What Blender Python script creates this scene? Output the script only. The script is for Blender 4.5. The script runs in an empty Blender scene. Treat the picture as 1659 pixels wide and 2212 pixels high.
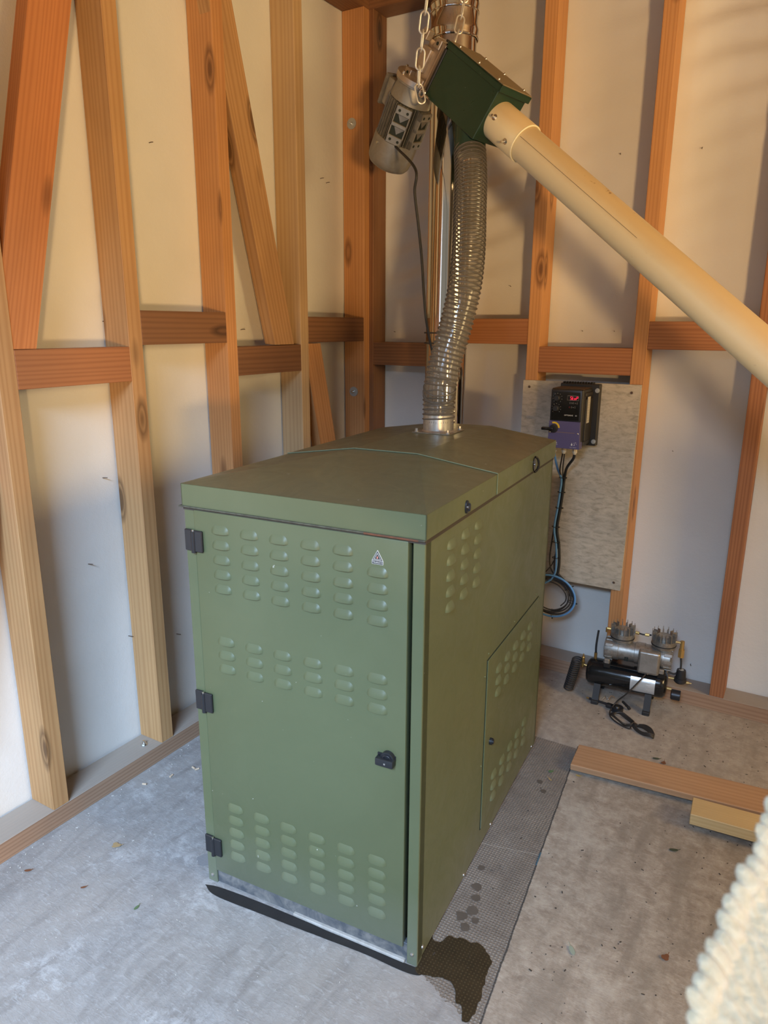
import bpy, bmesh, math, random
from mathutils import Vector, Matrix, noise
random.seed(7)
PI = math.pi
SC = bpy.context.scene
COL = SC.collection
V = Vector

# ------------------------------------------------------------------ camera
cam = bpy.data.cameras.new('camera')
cam.sensor_fit = 'VERTICAL'; cam.sensor_height = 36.0; cam.sensor_width = 27.0
cam.lens = 1549.13 / 2212 * 36.0
cam.clip_start = 0.02
cam.dof.use_dof = True; cam.dof.focus_distance = 2.1; cam.dof.aperture_fstop = 6.6
co = bpy.data.objects.new('camera', cam); COL.objects.link(co)
PITCH, ROLL, YAW = 0.25546, -0.0052, -0.5383
fh = V((math.sin(YAW), math.cos(YAW), 0)); rt = V((math.cos(YAW), -math.sin(YAW), 0)); up = V((0, 0, 1))
F_ = fh * math.cos(PITCH) - up * math.sin(PITCH); U_ = fh * math.sin(PITCH) + up * math.cos(PITCH)
X_ = rt * math.cos(ROLL) - U_ * math.sin(ROLL); Y_ = rt * math.sin(ROLL) + U_ * math.cos(ROLL)
M = Matrix((X_, Y_, -F_)).transposed().to_4x4(); M.translation = V((1.8038, -2.8193, 1.4))
co.matrix_world = M
SC.camera = co

# ------------------------------------------------------------------ world, light, exposure
SC.view_settings.view_transform = 'Standard'; SC.view_settings.look = 'None'
SC.view_settings.gamma = 1.0; SC.view_settings.use_curve_mapping = False
SC.view_settings.exposure = 0.07
w = bpy.data.worlds.new('world'); SC.world = w; w.use_nodes = True
bg = w.node_tree.nodes['Background']; bg.inputs[0].default_value = (0.95, 0.88, 0.74, 1); bg.inputs[1].default_value = 0.28

def area(name, loc, target, sx, sy, power, color, spread=None):
    l = bpy.data.lights.new(name, 'AREA'); l.shape = 'RECTANGLE'; l.size = sx; l.size_y = sy
    l.energy = power; l.color = color
    if spread: l.spread = spread
    o = bpy.data.objects.new(name, l); COL.objects.link(o); o.location = loc
    o.rotation_euler = (V(target) - V(loc)).to_track_quat('-Z', 'Y').to_euler()
    return o
# cool sky light entering under the added panel over the open door, so it reaches the floor and the lower walls
area('door_skylight', (2.5, -5.6, 3.6), (0.2, -1.6, 0.3), 2.2, 1.3, 690, (0.47, 0.68, 1.0))
# low evening sun thrown back up from the sunlit ground outside, right of the door
area('sunlit_ground_glow', (5.0, -6.0, 0.45), (0.7, 0, 1.9), 0.42, 0.40, 232, (1.0, 0.62, 0.27))
# added warm fill lamp by the right wall, which has no window
area('warm_side_fill', (4.3, -1.3, 1.75), (0.6, -0.9, 0.8), 1.2, 0.9, 54, (1.0, 0.72, 0.33))

# ------------------------------------------------------------------ helpers
def tag(o, label=None, cat=None, group=None, kind=None):
    if label: o['label'] = label
    if cat: o['category'] = cat
    if group: o['group'] = group
    if kind: o['kind'] = kind
    return o
def empty(name, label, cat, loc=(0, 0, 0), rz=0.0, group=None, mat=None):
    o = bpy.data.objects.new(name, None); COL.objects.link(o); o.empty_display_size = 0.05
    if mat is not None: o.matrix_world = mat
    else: o.location = loc; o.rotation_euler = (0, 0, rz)
    return tag(o, label, cat, group)
def orth(d):
    d = V(d).normalized(); a = V((0, 0, 1)) if abs(d.z) < 0.9 else V((1, 0, 0))
    x = a.cross(d).normalized(); return x, d.cross(x)
def smooth_path(pts, n=8):
    pts = [V(p) for p in pts]
    if len(pts) < 3: return pts
    P = [2 * pts[0] - pts[1]] + pts + [2 * pts[-1] - pts[-2]]; out = []
    for i in range(1, len(P) - 2):
        a, b, c, d = P[i - 1], P[i], P[i + 1], P[i + 2]
        for k in range(n):
            t = k / n
            out.append(0.5 * ((2 * b) + (c - a) * t + (2 * a - 5 * b + 4 * c - d) * t * t + (3 * b - a - 3 * c + d) * t ** 3))
    out.append(pts[-1]); return out
class MB:
    def __init__(s): s.b = bmesh.new()
    def box(s, lo, hi, bev=0.0, M=None, seg=1):
        lo = V(lo); hi = V(hi)
        vs = [s.b.verts.new((x, y, z)) for x in (lo.x, hi.x) for y in (lo.y, hi.y) for z in (lo.z, hi.z)]
        fs = [s.b.faces.new([vs[i] for i in q]) for q in ((0, 1, 3, 2), (4, 6, 7, 5), (0, 4, 5, 1), (2, 3, 7, 6), (0, 2, 6, 4), (1, 5, 7, 3))]
        if bev > 0:
            es = list({e for f in fs for e in f.edges})
            r = bmesh.ops.bevel(s.b, geom=es, offset=bev, segments=seg, affect='EDGES', profile=0.5)
            vs = list({v for f in r['faces'] for v in f.verts} | {v for v in vs if v.is_valid})
        if M is not None: bmesh.ops.transform(s.b, matrix=M, verts=[v for v in vs if v.is_valid])
        return s
    def hexa(s, p):   # 8 points: bottom 4 ccw, top 4 ccw
        vs = [s.b.verts.new(q) for q in p]
        for q in ((3, 2, 1, 0), (4, 5, 6, 7), (0, 1, 5, 4), (1, 2, 6, 5), (2, 3, 7, 6), (3, 0, 4, 7)): s.b.faces.new([vs[i] for i in q])
        return s
    def cyl(s, p0, p1, r0, r1=None, n=24, cap=True):
        return s.lathe(p0, p1, [(0, r0), (1, r0 if r1 is None else r1)], n, cap)
    def lathe(s, p0, p1, prof, n=32, cap=True):   # prof: (t along p0-p1 as fraction, radius)
        p0 = V(p0); p1 = V(p1); x, y = orth(p1 - p0); rings = []
        for t, r in prof:
            c = p0.lerp(p1, t) if 0 <= t <= 1 else p0 + (p1 - p0) * t
            rings.append([s.b.verts.new(c + (x * math.cos(2 * PI * i / n) + y * math.sin(2 * PI * i / n)) * max(r, 1e-5)) for i in range(n)])
        for a, b in zip(rings, rings[1:]):
            for i in range(n): s.b.faces.new((a[i], a[(i + 1) % n], b[(i + 1) % n], b[i]))
        if cap: s.b.faces.new(rings[0][::-1]); s.b.faces.new(rings[-1])
        return s
    def tube(s, pts, r, n=8, cap=True, closed=False):
        pts = [V(p) for p in pts]; N = len(pts); rings = []; x = None
        for i, p in enumerate(pts):
            if closed: d = pts[(i + 1) % N] - pts[i - 1]
            else: d = pts[min(i + 1, N - 1)] - pts[max(i - 1, 0)]
            if d.length < 1e-9: d = V((0, 0, 1))
            d.normalize()
            if x is None: x = orth(d)[0]
            x = (x - d * x.dot(d)).normalized(); y = d.cross(x)
            rr = r(i / (N - 1)) if callable(r) else r
            rings.append([s.b.verts.new(p + (x * math.cos(2 * PI * k / n) + y * math.sin(2 * PI * k / n)) * rr) for k in range(n)])
        pr = list(zip(rings, rings[1:])) + ([(rings[-1], rings[0])] if closed else [])
        for a, b in pr:
            for k in range(n): s.b.faces.new((a[k], a[(k + 1) % n], b[(k + 1) % n], b[k]))
        if cap and not closed: s.b.faces.new(rings[0][::-1]); s.b.faces.new(rings[-1])
        return s
    def ball(s, c, r, sx=1, sy=1, sz=1, n=12):
        Mx = Matrix.Translation(V(c)) @ Matrix.Diagonal((r * sx, r * sy, r * sz, 1))
        bmesh.ops.create_uvsphere(s.b, u_segments=n, v_segments=max(6, n * 2 // 3), radius=1, matrix=Mx); return s
    def hexbolt(s, c, d, r, h):
        d = V(d).normalized(); c = V(c); s.cyl(c, c + d * h * 0.25, r * 1.45, n=18); s.cyl(c + d * h * 0.2, c + d * h, r, n=6); return s
    def prism(s, poly, z0, z1, M=None):  # poly in xy
        a = [s.b.verts.new((x, y, z0)) for x, y in poly]; b = [s.b.verts.new((x, y, z1)) for x, y in poly]; n = len(poly)
        s.b.faces.new(a[::-1]); s.b.faces.new(b)
        for i in range(n): s.b.faces.new((a[i], a[(i + 1) % n], b[(i + 1) % n], b[i]))
        if M is not None: bmesh.ops.transform(s.b, matrix=M, verts=a + b)
        return s
    def build(s, name, mat, parent=None, smooth=35):
        bmesh.ops.recalc_face_normals(s.b, faces=s.b.faces)
        me = bpy.data.meshes.new(name); s.b.to_mesh(me); s.b.free()
        me.materials.append(mat)
        if smooth:
            me.polygons.foreach_set('use_smooth', [True] * len(me.polygons)); me.set_sharp_from_angle(angle=math.radians(smooth))
        o = bpy.data.objects.new(name, me); COL.objects.link(o)
        if parent: o.parent = parent
        return o
def basis(x, y, z, o):
    m = Matrix((V(x), V(y), V(z))).transposed().to_4x4(); m.translation = V(o); return m
def text(name, body, size, mtx, mat, parent, depth=0.0002, align='LEFT', bold=0.0):
    cu = bpy.data.curves.new(name, 'FONT'); cu.body = body; cu.size = size; cu.extrude = depth; cu.align_x = align; cu.offset = bold
    tmp = bpy.data.objects.new(name, cu); COL.objects.link(tmp)
    dg = bpy.context.evaluated_depsgraph_get(); me = bpy.data.meshes.new_from_object(tmp.evaluated_get(dg))
    bpy.data.objects.remove(tmp); bpy.data.curves.remove(cu)
    me.transform(mtx); me.materials.clear(); me.materials.append(mat)
    o = bpy.data.objects.new(name, me); COL.objects.link(o); o.parent = parent; return o

# ------------------------------------------------------------------ materials
def mat(name, base=(0.5, 0.5, 0.5), rough=0.5, metal=0.0, **kw):
    m = bpy.data.materials.new(name); m.use_nodes = True; b = m.node_tree.nodes['Principled BSDF']
    b.inputs['Base Color'].default_value = (*base, 1); b.inputs['Roughness'].default_value = rough; b.inputs['Metallic'].default_value = metal
    for k, v in kw.items(): b.inputs[k.replace('_', ' ')].default_value = v
    return m
class NT:
    def __init__(s, m): s.t = m.node_tree; s.p = s.t.nodes['Principled BSDF']
    def n(s, typ, ins={}, **at):
        o = s.t.nodes.new('ShaderNode' + typ)
        for k, v in at.items(): setattr(o, k, v)
        for k, v in ins.items():
            if isinstance(v, bpy.types.NodeSocket): s.t.links.new(v, o.inputs[k])
            else: o.inputs[k].default_value = v
        return o
    def link(s, a, b): s.t.links.new(a, b)
    def obj(s, scale=(1, 1, 1), rnd=0.0):
        tc = s.n('TexCoord'); src = tc.outputs['Object']
        if rnd:
            oi = s.n('ObjectInfo'); mu = s.n('Math', {0: oi.outputs['Random'], 1: rnd}, operation='MULTIPLY')
            cx = s.n('CombineXYZ', {0: mu.outputs[0], 1: mu.outputs[0], 2: mu.outputs[0]})
            src = s.n('VectorMath', {0: src, 1: cx.outputs[0]}, operation='ADD').outputs[0]
        return s.n('VectorMath', {0: src, 1: scale}, operation='MULTIPLY').outputs[0]
    def noise(s, vec, scale=5, detail=4, rough=0.5, dist=0.0):
        return s.n('TexNoise', {'Vector': vec, 'Scale': scale, 'Detail': detail, 'Roughness': rough, 'Distortion': dist}).outputs[0]
    def ramp(s, f, stops):
        r = s.n('ValToRGB', {0: f}); el = r.color_ramp.elements
        while len(el) < len(stops): el.new(0.5)
        for e, (p, c) in zip(el, stops): e.position = p; e.color = (*c, 1) if len(c) == 3 else c
        return r.outputs[0]
    def mix(s, f, a, b, mode='MIX'):
        o = s.n('Mix', {0: f}, data_type='RGBA', blend_type=mode)
        for i, v in ((6, a), (7, b)):
            if isinstance(v, bpy.types.NodeSocket): s.link(v, o.inputs[i])
            else: o.inputs[i].default_value = (*v, 1)
        return o.outputs[2]
    def math(s, op, a, b=0.0, c=0.0):
        return s.n('Math', {0: a, 1: b, 2: c}, operation=op).outputs[0]
    def bump(s, h, st=0.3, d=0.002):
        o = s.n('Bump', {'Height': h, 'Strength': st, 'Distance': d}); s.link(o.outputs[0], s.p.inputs['Normal'])
    def color(s, c): s.link(c, s.p.inputs['Base Color'])
def g(v): return (v, v, v)

def wood(name, light, dark, grain=1.0, tone=0.35, rough=0.62, dusty=False):
    m = mat(name, light, rough); t = NT(m)
    P = t.obj((1, 1, 1), 31.0)
    warp = t.noise(t.n('VectorMath', {0: P, 1: (1, 1, 0.16)}, operation='MULTIPLY').outputs[0], 7, 2)
    P2 = t.n('VectorMath', {0: P, 1: (1, 1, 0.03)}, operation='MULTIPLY').outputs[0]
    # growth rings round a pith that wanders
    wv = t.n('TexWave', {'Vector': P2, 'Scale': 34 * grain, 'Distortion': 9.0, 'Detail': 2.5, 'Detail Scale': 0.55}, wave_type='RINGS', rings_direction='Z').outputs[1]
    rings = t.math('POWER', wv, 1.8)
    fib = t.noise(t.n('VectorMath', {0: P, 1: (1, 1, 0.025)}, operation='MULTIPLY').outputs[0], 420, 3, 0.6)
    ton = t.noise(t.n('VectorMath', {0: P, 1: (1, 1, 0.3)}, operation='MULTIPLY').outputs[0], 9, 3)
    mid = tuple(a * 0.6 + b * 0.4 for a, b in zip(light, dark))
    c = t.mix(t.math('MULTIPLY', rings, 0.62), light, dark)
    c = t.mix(t.math('MULTIPLY', fib, 0.35), c, mid)
    c = t.mix(t.ramp(ton, [(0.35, g(0)), (0.75, g(tone))]), c, tuple(x * 0.55 for x in dark))
    oi = t.n('ObjectInfo').outputs['Random']
    c = t.mix(t.math('MULTIPLY', oi, 0.3), c, tuple(x * 1.15 for x in light))
    # knots
    vk = t.n('TexVoronoi', {'Vector': t.n('VectorMath', {0: P, 1: (8, 8, 2.6)}, operation='MULTIPLY').outputs[0], 'Scale': 1.0, 'Randomness': 1.0})
    kd = vk.outputs['Distance']
    kr = t.ramp(kd, [(0.09, g(0.9)), (0.125, g(0.3)), (0.15, g(0.75)), (0.22, g(0.0))])
    c = t.mix(kr, c, tuple(x * 0.35 for x in dark))
    t.color(c)
    h = t.math('ADD', rings, t.math('MULTIPLY', fib, 0.8))
    t.bump(h, 0.18, 0.0006)
    if dusty:
        nz = t.n('SeparateXYZ', {0: t.n('NewGeometry').outputs['True Normal']}).outputs[2]
        c = t.mix(t.math('MULTIPLY', t.math('GREATER_THAN', nz, 0.5), 0.85), c, (0.33, 0.295, 0.25)); t.color(c)
    return m
W_ORANGE = wood('wood_orange', (0.60, 0.30, 0.115), (0.40, 0.155, 0.05))
W_YELLOW = wood('wood_yellow', (0.53, 0.305, 0.13), (0.35, 0.165, 0.06), 0.8)
W_BROWN = wood('wood_brown', (0.25, 0.115, 0.048), (0.115, 0.045, 0.018), 0.9)
W_RED = wood('wood_red', (0.40, 0.165, 0.065), (0.20, 0.065, 0.024), 1.1)
W_BRACE = wood('wood_brace_red', (0.56, 0.22, 0.075), (0.36, 0.11, 0.032), 1.2)
W_PALE = wood('wood_pale', (0.56, 0.38, 0.20), (0.40, 0.235, 0.105), 0.7)
W_PLATE = wood('wood_plate', (0.40, 0.25, 0.155), (0.23, 0.125, 0.07), 1.0, dusty=True)

def m_membrane():
    m = mat('membrane', (0.72, 0.70, 0.66), 0.85); t = NT(m); P = t.obj()
    fine = t.noise(P, 260, 2, 0.6); mid = t.noise(P, 60, 3, 0.5); big = t.noise(P, 3, 3)
    t.color(t.mix(t.ramp(big, [(0.3, g(0)), (0.75, g(1))]), (0.73, 0.715, 0.665), (0.66, 0.645, 0.595)))
    t.bump(t.math('ADD', t.math('MULTIPLY', fine, 0.6), mid), 0.35, 0.002)
    return m
MEMB = m_membrane()

def m_floor():
    m = mat('concrete_floor', (0.4, 0.4, 0.4), 0.8); t = NT(m)
    P = t.obj(); sep = t.n('SeparateXYZ', {0: P}); X, Y = sep.outputs[0], sep.outputs[1]
    big = t.noise(P, 2.2, 5, 0.6, 0.4); mid = t.noise(P, 26, 8, 0.72, 0.2); fine = t.noise(P, 110, 5, 0.75)
    Ps = t.n('VectorMath', {0: P, 1: (3.5, 0.6, 1)}, operation='MULTIPLY').outputs[0]
    strk = t.noise(Ps, 5, 5, 0.6, 0.8)
    Pd = t.n('Mapping', {0: P, 'Rotation': (0, 0, 0.7), 'Scale': (28, 90, 1)}).outputs[0]
    brush = t.noise(Pd, 1.4, 4, 0.6, 1.2)
    c = t.ramp(mid, [(0.28, (0.21, 0.20, 0.19)), (0.5, (0.285, 0.28, 0.27)), (0.70, (0.38, 0.375, 0.365))])
    c = t.mix(t.ramp(big, [(0.38, g(0)), (0.62, g(0.7))]), c, (0.34, 0.31, 0.275))
    c = t.mix(t.ramp(strk, [(0.5, g(0)), (0.68, g(0.6))]), c, (0.19, 0.175, 0.16))
    c = t.mix(t.ramp(t.noise(P, 5.0, 8, 0.75, 0.3), [(0.56, g(0)), (0.66, g(0.7))]), c, (0.52, 0.52, 0.51))
    c = t.mix(t.ramp(brush, [(0.55, g(0)), (0.75, g(0.5))]), c, (0.50, 0.50, 0.49))
    c = t.mix(t.ramp(fine, [(0.62, g(0)), (0.72, g(0.6))]), c, (0.20, 0.19, 0.18))
    # slab to the right of the joint: browner, dusty
    seamx = t.math('ADD', X, t.math('MULTIPLY', Y, 0.107))     # x + .107 y = 1.197
    right = t.ramp(t.math('SUBTRACT', seamx, 0.697), [(0.498, g(0)), (0.502, g(1))])
    brown = t.ramp(mid, [(0.30, (0.22, 0.175, 0.135)), (0.5, (0.33, 0.275, 0.215)), (0.70, (0.45, 0.39, 0.315))])
    brown = t.mix(t.ramp(brush, [(0.5, g(0)), (0.75, g(0.35))]), brown, (0.55, 0.49, 0.41))
    brown = t.mix(t.ramp(fine, [(0.60, g(0)), (0.72, g(0.6))]), brown, (0.15, 0.12, 0.095))
    brown = t.mix(t.ramp(strk, [(0.48, g(0)), (0.66, g(0.6))]), brown, (0.215, 0.18, 0.14))
    brown = t.mix(t.ramp(t.noise(P, 4.0, 7, 0.7, 0.3), [(0.55, g(0)), (0.68, g(0.6))]), brown, (0.50, 0.45, 0.375))
    c = t.mix(right, c, brown)
    far = t.ramp(t.math('ADD', t.math('MULTIPLY', Y, 1.0), t.math('ADD', 1.12, t.math('MULTIPLY', mid, 0.04))), [(0.46, g(0)), (0.55, g(1))])
    east = t.ramp(t.math('SUBTRACT', X, 0.35), [(0.55, g(0)), (0.75, g(1))])
    c = t.mix(t.math('MULTIPLY', far, east), c, t.mix(0.25, brown, (0.40, 0.35, 0.30)))
    # textured base slab beside the boiler (embossed dot pattern), dark with dirt
    pad = t.math('MULTIPLY', t.math('MULTIPLY', t.math('SUBTRACT', 1.0, right), t.math('GREATER_THAN', seamx, 0.95)),
                 t.math('MULTIPLY', t.math('LESS_THAN', Y, -0.615), t.math('GREATER_THAN', t.math('ADD', t.math('ADD', Y, t.math('MULTIPLY', mid, 0.06)), t.math('MULTIPLY', X, 0.42)), -1.125)))
    dots = t.n('TexVoronoi', {'Vector': P, 'Scale': 125.0, 'Randomness': 0.12}).outputs['Distance']
    dm = t.ramp(dots, [(0.22, g(1)), (0.42, g(0))])
    wear = t.ramp(t.noise(P, 8, 5, 0.65), [(0.42, g(0)), (0.6, g(1))])
    padc = t.mix(t.math('MULTIPLY', dm, wear), t.mix(mid, (0.10, 0.08, 0.062), (0.24, 0.20, 0.16)), (0.29, 0.25, 0.20))
    c = t.mix(t.math('MULTIPLY', pad, 0.85), c, padc)
    cl_ = t.math('ABSOLUTE', t.math('SUBTRACT', t.math('ADD', Y, t.math('MULTIPLY', mid, 0.01)), t.math('SUBTRACT', t.math('MULTIPLY', X, 0.25), 1.50)))
    c = t.mix(t.math('MULTIPLY', t.math('MULTIPLY', pad, t.math('LESS_THAN', cl_, 0.0018)), 0.6), c, (0.36, 0.33, 0.28))
    # dark joint line
    jd = t.math('ABSOLUTE', t.math('SUBTRACT', t.math('ADD', seamx, t.math('MULTIPLY', t.math('SUBTRACT', mid, 0.5), 0.008)), 1.197))
    jl = t.math('MULTIPLY', t.math('LESS_THAN', jd, 0.0022), t.math('LESS_THAN', Y, -0.6))
    c = t.mix(t.math('MULTIPLY', jl, 0.85), c, (0.03, 0.03, 0.03))
    t.color(c)
    t.bump(t.math('ADD', t.math('ADD', mid, t.math('MULTIPLY', fine, 0.4)), t.math('ADD', t.math('MULTIPLY', brush, 0.5), t.math('MULTIPLY', t.math('MULTIPLY', dm, pad), 0.8))), 0.5, 0.004)
    return m
FLOOR = m_floor()

def m_green(name, base, dust=0.0, dustc=(0.12, 0.10, 0.065), rough=0.42, grime=0.0):
    m = mat(name, base, rough); t = NT(m); P = t.obj()
    n1 = t.noise(P, 3.5, 5, 0.6, 0.5); n2 = t.noise(P, 330, 2, 0.5); n3 = t.noise(P, 9, 6, 0.7, 1.0)
    c = t.mix(t.ramp(n1, [(0.3, g(0)), (0.8, g(0.5))]), base, tuple(x * 1.22 + 0.008 for x in base))
    if dust: c = t.mix(t.ramp(n3, [(0.3, g(dust * 0.75)), (0.7, g(dust))]), c, dustc)
    if grime:   # settled dirt towards the bottom edge of the sheet
        z = t.n('SeparateXYZ', {0: P}).outputs[2]
        gm = t.ramp(t.math('ADD', z, t.math('MULTIPLY', n3, 0.12)), [(0.06, g(grime)), (0.26, g(0))])
        c = t.mix(gm, c, (0.20, 0.21, 0.17))
    sp = t.noise(P, 70, 2, 0.5)
    c = t.mix(t.ramp(sp, [(0.775, g(0)), (0.79, g(0.7))]), c, (0.5, 0.5, 0.42))
    t.color(c)
    r = t.ramp(n3, [(0.3, g(rough - 0.06)), (0.75, g(rough + 0.14))]); t.link(r, t.p.inputs['Roughness'])
    t.bump(t.math('ADD', t.math('MULTIPLY', n2, 0.25), t.math('MULTIPLY', n1, 1.5)), 0.12, 0.003)
    return m
GREEN = m_green('green_paint', (0.110, 0.129, 0.062), grime=0.5)
GREEN_TOP = m_green('green_lid_dusty', (0.112, 0.150, 0.075), dust=0.72, dustc=(0.125, 0.105, 0.062), rough=0.36)
GREEN_LIDS = m_green('green_lid_skirt', (0.110, 0.129, 0.062))
AUG_GREEN = m_green('green_auger_box', (0.010, 0.038, 0.020), rough=0.30)
AUG_TOP = m_green('green_auger_lid', (0.02, 0.075, 0.045), dust=0.8, dustc=(0.30, 0.20, 0.115), rough=0.6)
BLACK = mat('black_plastic', (0.018, 0.019, 0.022), 0.4)
BLACKG = mat('black_gloss', (0.012, 0.012, 0.012), 0.16)
RUBBER = mat('black_rubber', (0.02, 0.02, 0.02), 0.65)
SEAL = mat('grimy_seal', (0.05, 0.042, 0.034), 0.7)
DARKGAP = mat('dark_gap', (0.012, 0.02, 0.014), 0.7)
ZINC = mat('zinc', (0.62, 0.62, 0.60), 0.32, 1.0)
STEEL = mat('bright_steel', (0.72, 0.71, 0.68), 0.22, 1.0)
CHAINM = mat('plated_chain', (0.74, 0.72, 0.66), 0.34, 0.6)
CHROME = mat('polished_flue', (0.66, 0.64, 0.61), 0.09, 1.0)
BRASS = mat('brass', (0.55, 0.36, 0.12), 0.42, 0.9)
BRASS_D = mat('dull_brass', (0.50, 0.33, 0.12), 0.5, 0.7)
WHITE = mat('white_print', (0.72, 0.72, 0.68), 0.5)
GREYP = mat('grey_print', (0.38, 0.38, 0.36), 0.5)
YELLOW = mat('yellow_print', (0.75, 0.50, 0.02), 0.5)
CREAMN = mat('nylon_gland', (0.60, 0.52, 0.38), 0.5)
BLUEC = mat('blue_cable', (0.12, 0.30, 0.58), 0.42)
BROWNC = mat('dark_cable', (0.035, 0.028, 0.022), 0.5)
GREYC = mat('grey_black_cable', (0.05, 0.047, 0.042), 0.5)
PURPLE = mat('purple_cover', (0.105, 0.09, 0.20), 0.45)
def speckle(name, a, b, scale=40, rough=0.5, metal=0.0, lo=0.35, hi=0.7, bump=0.2):
    m = mat(name, a, rough, metal); t = NT(m); P = t.obj(); n1 = t.noise(P, scale, 5, 0.65, 0.5)
    t.color(t.mix(t.ramp(n1, [(lo, g(0)), (hi, g(1))]), a, b)); t.bump(n1, bump, 0.002); return m
CASTAL = speckle('cast_aluminium', (0.42, 0.40, 0.36), (0.26, 0.24, 0.21), 60, 0.42, 0.75)
MOTORG = speckle('motor_grey', (0.30, 0.29, 0.25), (0.23, 0.215, 0.18), 25, 0.38, 0.35)
FINDARK = speckle('motor_fin_grey', (0.24, 0.23, 0.20), (0.15, 0.14, 0.12), 30, 0.4, 0.4)
GALV = speckle('galvanised_plinth', (0.10, 0.11, 0.122), (0.27, 0.26, 0.24), 22, 0.6, 0.25, 0.42, 0.66)
COLLAR = speckle('galvanised_collar', (0.58, 0.57, 0.54), (0.44, 0.42, 0.38), 50, 0.36, 0.85)
WHITECEM = speckle('cement_strip', (0.52, 0.50, 0.46), (0.36, 0.34, 0.30), 30, 0.9)
GEARAL = speckle('gearbox_alloy', (0.52, 0.44, 0.36), (0.40, 0.34, 0.28), 30, 0.38, 0.7)
DRIVEB = mat('drive_black', (0.022, 0.019, 0.015), 0.45)
DUSTYB = speckle('dusty_black', (0.10, 0.06, 0.032), (0.045, 0.03, 0.02), 60, 0.8)
STICK = mat('sticker', (0.52, 0.47, 0.38), 0.5)
TANKLAB = mat('tank_label', (0.66, 0.66, 0.64), 0.3, 0.4)
LEDR = mat('led_red', (0.8, 0.02, 0.05), 0.4); NT(LEDR).p.inputs['Emission Color'].default_value = (1.0, 0.02, 0.08, 1); NT(LEDR).p.inputs['Emission Strength'].default_value = 1.6

def m_pipe():
    m = mat('cream_pipe', (0.72, 0.62, 0.40), 0.36); t = NT(m); P = t.obj()
    n1 = t.noise(P, 5, 5, 0.6, 0.8); n2 = t.noise(P, 45, 5, 0.7, 0.5)
    # dust lies along the upward side of the pipe (local -Y)
    y = t.n('SeparateXYZ', {0: P}).outputs[1]
    d = t.math('ADD', t.math('SUBTRACT', 0.087, y), t.math('MULTIPLY', n1, 0.03))
    dust = t.ramp(t.math('MULTIPLY', d, 12), [(0.25, g(0)), (0.62, g(0.6))])
    c = t.mix(dust, (0.74, 0.64, 0.41), (0.55, 0.36, 0.17))
    st = t.math('MULTIPLY', t.ramp(n2, [(0.60, g(0)), (0.64, g(1))]), t.ramp(n1, [(0.57, g(0)), (0.63, g(1))]))
    c = t.mix(st, c, (0.33, 0.20, 0.09))
    t.color(c); t.bump(n2, 0.05, 0.001); return m
PIPE = m_pipe()
PIPERIM = mat('cream_pipe_rim', (0.86, 0.80, 0.55), 0.4)
def m_board():
    m = mat('cement_board', (0.4, 0.37, 0.32), 0.85); t = NT(m); P = t.obj()
    Ps = t.n('VectorMath', {0: P, 1: (0.6, 1, 1.5)}, operation='MULTIPLY').outputs[0]
    n1 = t.noise(Ps, 45, 6, 0.65, 0.5); n2 = t.noise(Ps, 6, 4, 0.6)
    c = t.ramp(n1, [(0.3, (0.34, 0.29, 0.215)), (0.5, (0.52, 0.45, 0.345)), (0.7, (0.62, 0.54, 0.42))])
    c = t.mix(t.ramp(n2, [(0.45, g(0)), (0.7, g(0.35))]), c, (0.33, 0.31, 0.26))
    n3 = t.noise(P, 22, 3, 0.6)
    c = t.mix(t.ramp(n3, [(0.74, g(0)), (0.78, g(0.8))]), c, (0.10, 0.11, 0.08))
    t.color(c); t.bump(n1, 0.3, 0.002); return m
BOARD = m_board()
def m_hose():
    m = mat('clear_grey_hose', (0.20, 0.185, 0.155), 0.16); p = NT(m).p; p.inputs['Alpha'].default_value = 0.50
    p.inputs['Coat Weight'].default_value = 0.5; return m
HOSEW = m_hose()
HOSER = mat('hose_spiral', (0.115, 0.105, 0.09), 0.22)
def m_wet(name, c1, c2, rough):
    m = mat(name, c1, rough); t = NT(m); P = t.obj(); n = t.noise(P, 18, 4, 0.6)
    dots = t.n('TexVoronoi', {'Vector': P, 'Scale': 125.0, 'Randomness': 0.12}).outputs['Distance']
    c = t.mix(n, c1, c2)
    if name == 'oily_spill': c = t.mix(t.math('MULTIPLY', t.ramp(dots, [(0.15, g(1)), (0.3, g(0))]), 0.6), c, (0.10, 0.075, 0.04))
    t.color(c); t.bump(t.math('ADD', n, t.math('MULTIPLY', dots, 0.6)), 0.15, 0.002); return m
SPILL = m_wet('oily_spill', (0.018, 0.013, 0.008), (0.05, 0.035, 0.018), 0.4)
DRIP = m_wet('drip_brown', (0.075, 0.06, 0.046), (0.13, 0.108, 0.088), 0.6)
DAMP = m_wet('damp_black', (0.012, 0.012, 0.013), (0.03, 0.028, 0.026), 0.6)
DAMPG = m_wet('damp_grey', (0.20, 0.205, 0.21), (0.26, 0.265, 0.27), 0.45)
def m_knit():
    m = mat('cream_wool', (0.5, 0.47, 0.38), 0.95); t = NT(m); P = t.obj()
    n1 = t.noise(P, 160, 4, 0.7, 0.6); n2 = t.noise(P, 40, 3)
    t.color(t.mix(t.ramp(n1, [(0.3, g(0)), (0.7, g(1))]), (0.37, 0.33, 0.215), (0.52, 0.48, 0.345)))
    t.p.inputs['Sheen Weight'].default_value = 0.4
    t.bump(t.math('ADD', n1, n2), 0.8, 0.004); return m
KNIT = m_knit()

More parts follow.
